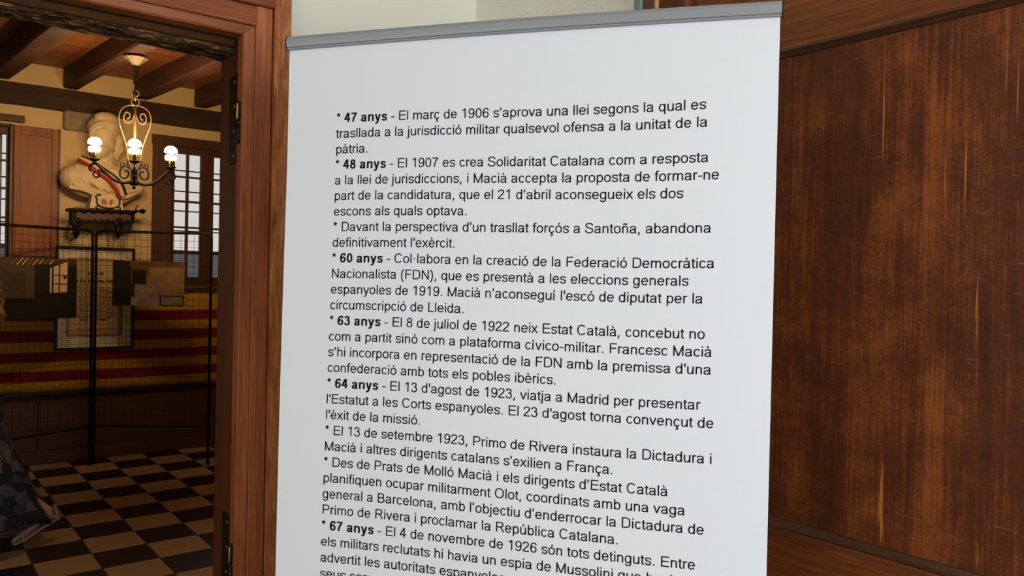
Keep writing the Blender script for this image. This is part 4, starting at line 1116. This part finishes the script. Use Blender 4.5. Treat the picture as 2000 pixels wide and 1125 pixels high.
# ================================================================== PERSON at the left edge
ps = empty('person', 'person with long curly hair walking left in a black top and patchwork skirt', 'person')
PD = 4.33
def pp(px, py, back=0.0):
    """point at camera depth PD+back"""
    r = Fw+Rt*((px-1000)/FPX)-Up*((py-562.5)/FPX); return CAMP+r*((PD+back)/r.dot(Fw))
def skin(name, verts, edges, radii, mat, sub=2, root=0, parent=None):
    me = bpy.data.meshes.new(name); me.from_pydata([tuple(v) for v in verts], edges, []); me.materials.append(mat)
    o = bpy.data.objects.new(name, me); COL.objects.link(o); o.parent = parent
    sk = o.modifiers.new('skin', 'SKIN'); sk.use_smooth_shade = True
    for i, r in enumerate(radii):
        me.skin_vertices[0].data[i].radius = (r, r) if not isinstance(r, tuple) else r
        me.skin_vertices[0].data[i].use_root = (i == root)
    s = o.modifiers.new('sub', 'SUBSURF'); s.levels = sub; s.render_levels = sub
    return o
# joints
pel = pp(-70, 800); ch_ = pp(-72, 660); nk = pp(-78, 598); hd = pp(-84, 545); wa = pp(-70, 730)
hipL, hipR = pp(-78, 830, -.09), pp(-62, 830, .09)
kneeR, ankR = pp(-8, 935, .02), pp(52, 1000, .0)
kneeL, ankL = pp(-135, 935, -.05), pp(-165, 1052, -.10)
shL, shR = pp(-78, 625, -.17), pp(-76, 622, .17)
elL, wrL = pp(-70, 715, -.22), pp(-120, 765, -.22); elR, wrR = pp(-75, 712, .22), pp(-122, 760, .20)
body = [pel, wa, ch_, nk, hd-Vector((0, 0, .04)), hipL, kneeL, ankL, hipR, kneeR, ankR, shL, elL, wrL, shR, elR, wrR]
skin('body', body, [(0, 1), (1, 2), (2, 3), (3, 4), (0, 5), (5, 6), (6, 7), (0, 8), (8, 9), (9, 10), (2, 11), (11, 12), (12, 13), (2, 14), (14, 15), (15, 16)],
     [.12, .11, .13, .055, .05, .08, .055, .036, .08, .055, .036, .06, .042, .026, .06, .042, .026], M_skin, 2, 0, ps)
# head with features, facing left
LFT = -CR
hb = [('b', hd, (.075, .075, .105)), ('b', hd+LFT*.03-Vector((0, 0, .04)), (.058, .058, .065)),
      ('t', [hd+LFT*.085+Vector((0, 0, .015)), hd+LFT*.108-Vector((0, 0, .022))], [.009, .014]),
      ('b', hd+LFT*.088-Vector((0, 0, .055)), (.014, .018, .006)), ('b', hd+LFT*.086-Vector((0, 0, .066)), (.014, .016, .006)),
      ('b', hd+LFT*.075-Vector((0, 0, .092)), (.02, .02, .016)), ('b', hd+CF*.07, (.016, .01, .028)), ('b', hd-CF*.07, (.016, .01, .028))]
for s in (-1, 1): hb.append(('b', hd+LFT*.07+CF*(.028*s)+Vector((0, 0, .008)), (.014, .014, .009)))
remeshed('head', hb, M_skin, ps, .006, 2)
for s in (-1, 1):
    mb = MB(); mb.ball(hd+LFT*.076+CF*(.028*s)+Vector((0, 0, .006)), .009, M_black); mb.build('eye', None, ps)
# black top
blobs = [('t', [ch_+Vector((0, 0, .10)), ch_, wa, pel, pel-Vector((0, 0, .09))], [.10, .165, .15, .175, .19]), ('t', [shL, shR], .075), ('t', [shL, elL, elL.lerp(wrL, .9)], [.072, .058, .045]), ('t', [shR, elR, elR.lerp(wrR, .9)], [.072, .058, .045])]
remeshed('black_top', blobs, M_cloth, ps, .014, 6)
# hands
for wr, el in ((wrL, elL), (wrR, elR)):
    d = (wr-el).normalized(); sd = d.cross(CF).normalized()
    vs = [wr-d*.01, wr+d*.045]; ed = [(0, 1)]; rd = [(.024, .014), (.034, .013)]
    for i in range(4):
        b0 = wr+d*.07+CF*(.018*(i-1.5)); L = (.052, .062, .058, .045)[i]
        n0 = len(vs); vs += [b0, b0+d*L*.5-Vector((0, 0, .006)), b0+d*L-Vector((0, 0, .022))]; ed += [(1, n0), (n0, n0+1), (n0+1, n0+2)]; rd += [.0095, .0085, .007]
    n0 = len(vs); vs += [wr+d*.03+CF*.034, wr+d*.062+CF*.046-Vector((0, 0, .01))]; ed += [(1, n0), (n0, n0+1)]; rd += [.011, .008]
    skin('hand', vs, ed, rd, M_skin, 1, 0, ps)
# skirt: flared, hem swinging back over the trailing leg
sk = MB(); rows_ = 14; cols_ = 48; vs = []
top = pp(-66, 800)
for j in range(rows_+1):
    t = j/rows_
    cpt = top.lerp(pp(-45, 1008), t); rx = .15+.215*t**1.3; ry = .15+.14*t
    for i in range(cols_):
        a = 2*pi*i/cols_; fold = 1+.05*t*sin(a*9+t)+.03*t*sin(a*15)
        p = cpt+CR*(cos(a)*rx*fold)+CF*(sin(a)*ry*fold)
        p.z -= .035*t*cos(a)+.010*t*sin(a*9)
        vs.append(p)
sk.add(vs, [(j*cols_+i, j*cols_+(i+1) % cols_, (j+1)*cols_+(i+1) % cols_, (j+1)*cols_+i) for j in range(rows_) for i in range(cols_)])
so = sk.build('skirt', M_skirt, ps, True); q = so.modifiers.new('t', 'SOLIDIFY'); q.thickness = .006
# trailing foot: toes on the floor at the left, heel lifted to the right; leading foot flat
def foot(toe, heel, knee, name='foot'):
    d = (toe-heel); L = d.length; f = d.normalized(); sd = f.cross(Vector((0, 0, 1))).normalized(); up = sd.cross(f).normalized()
    if up.z < 0: up = -up
    P = lambda a, b, c: heel+f*(a*L)+sd*b+up*c
    bl = [('t', [P(.08, 0, .035), P(.35, 0, .042), P(.62, .004, .030), P(.8, .006, .022)], [.032, .033, .036, .032]), ('t', [P(.14, 0, .04), P(.12, 0, .05)+(knee-heel).normalized()*.07, P(.12, 0, .05)+(knee-heel).normalized()*.11], [.034, .031, .033])]
    for i in range(5):
        r = (.013, .0095, .009, .0085, .008)[i]; x = (-.03, -.012, .004, .018, .031)[i]; e_ = (1.0, .99, .965, .93, .89)[i]
        bl.append(('t', [P(.78, x*.9, .020), P(e_-.06, x, .018), P(e_, x, .012)], [r, r, r*.85]))
    fo = remeshed(name, bl, M_skin, ps, .004, 2)
    mb = MB(); out = [(-.02, -.02), (.02, -.034), (.5, -.036), (.8, -.048), (1.0, -.03), (1.03, .0), (.96, .036), (.8, .046), (.5, .034), (.05, .034), (-.02, .02)]
    vs = [P(a, b, -.012) for a, b in out]+[P(a, b, .0) for a, b in out]; n = len(out)
    mb.add(vs, [tuple(range(n-1, -1, -1)), tuple(range(n, 2*n))]+[(k, (k+1) % n, n+(k+1) % n, n+k) for k in range(n)])
    sn = mb.build('sandal', M_sandal, ps)
    mb = MB()
    for pts in ([P(.80, -.046, .0), P(.72, -.03, .05), P(.70, .0, .062), P(.72, .03, .05), P(.8, .045, .0)], [P(.05, -.036, .0), P(.2, -.032, .07), P(.3, 0, .092), P(.2, .032, .07), P(.05, .036, 0)],
                [P(.70, 0, .062), P(.45, .0, .082), P(.3, 0, .092)], [P(.04, -.036, .0), P(-.02, -.02, .05), P(-.05, 0, .06), P(-.02, .02, .05), P(.04, .036, 0)]):
        mb.tube(spline(pts, 5), .008, 6)
    mb.build('strap', M_sandal, sn, True)
toe = at(24, 1060, 2, .014); heel_ = pp(93, 1018); 
hl = at(88, 1019, 2, .10)
heelp = toe+(Vector((hl.x, hl.y, 0))-Vector((toe.x, toe.y, 0))).normalized()*.22; heelp.z = .125
foot(toe, heelp, kneeR)
tl2 = at(-230, 1078, 2, .014); hl2 = Vector((ankL.x, ankL.y, .014)); foot(hl2+(tl2-hl2).normalized()*.235, hl2, kneeL)
# hair: mass plus many curls
hm = [('b', hd+CR*.03+Vector((0, 0, .03)), (.105, .105, .115)), ('t', [hd+CR*.05, hd+CR*.10-Vector((0, 0, .12)), pp(-22, 625), pp(-26, 650)], [.09, .095, .09, .05])]
remeshed('hair', hm, M_hair, ps, .012, 3)
mb = MB(); rnd = random.Random(11)
for i in range(170):
    a = rnd.uniform(-1.5, 1.5); z0 = rnd.uniform(-.02, .12)
    st = hd+CR*(.06+.05*cos(a))+CF*(.10*sin(a))+Vector((0, 0, z0-.02)); ln = rnd.uniform(.18, .36); pts = []; phs = rnd.uniform(0, 6); rad = rnd.uniform(.008, .016)
    out = rnd.uniform(.03, .105)
    for k in range(16):
        t = k/15; q = st+CR*(out*sin(t*2.3))+CF*(sin(a)*.03*t)+Vector((0, 0, -ln*t)); pts.append(q+CR*(rad*sin(phs+t*16))+CF*(rad*cos(phs+t*16)))
    mb.tube(pts, [.006-.0035*k/15 for k in range(16)], 4)
o = mb.build('hair_curls', M_hair, ps, True); o['kind'] = 'stuff'
rebase(ps, (pel.x, pel.y, 0))
rebase(ch, (CX, CY, ztop)); rebase(bust, (uc, BV, zsh)); rebase(shelf, ((sL+sR)/2, VB, zsh-.1)); rebase(poster, ((P0+P1)/2, VB, Z0))
bb0 = bq(.385, -1.812, 0); rebase(banner, bb0)
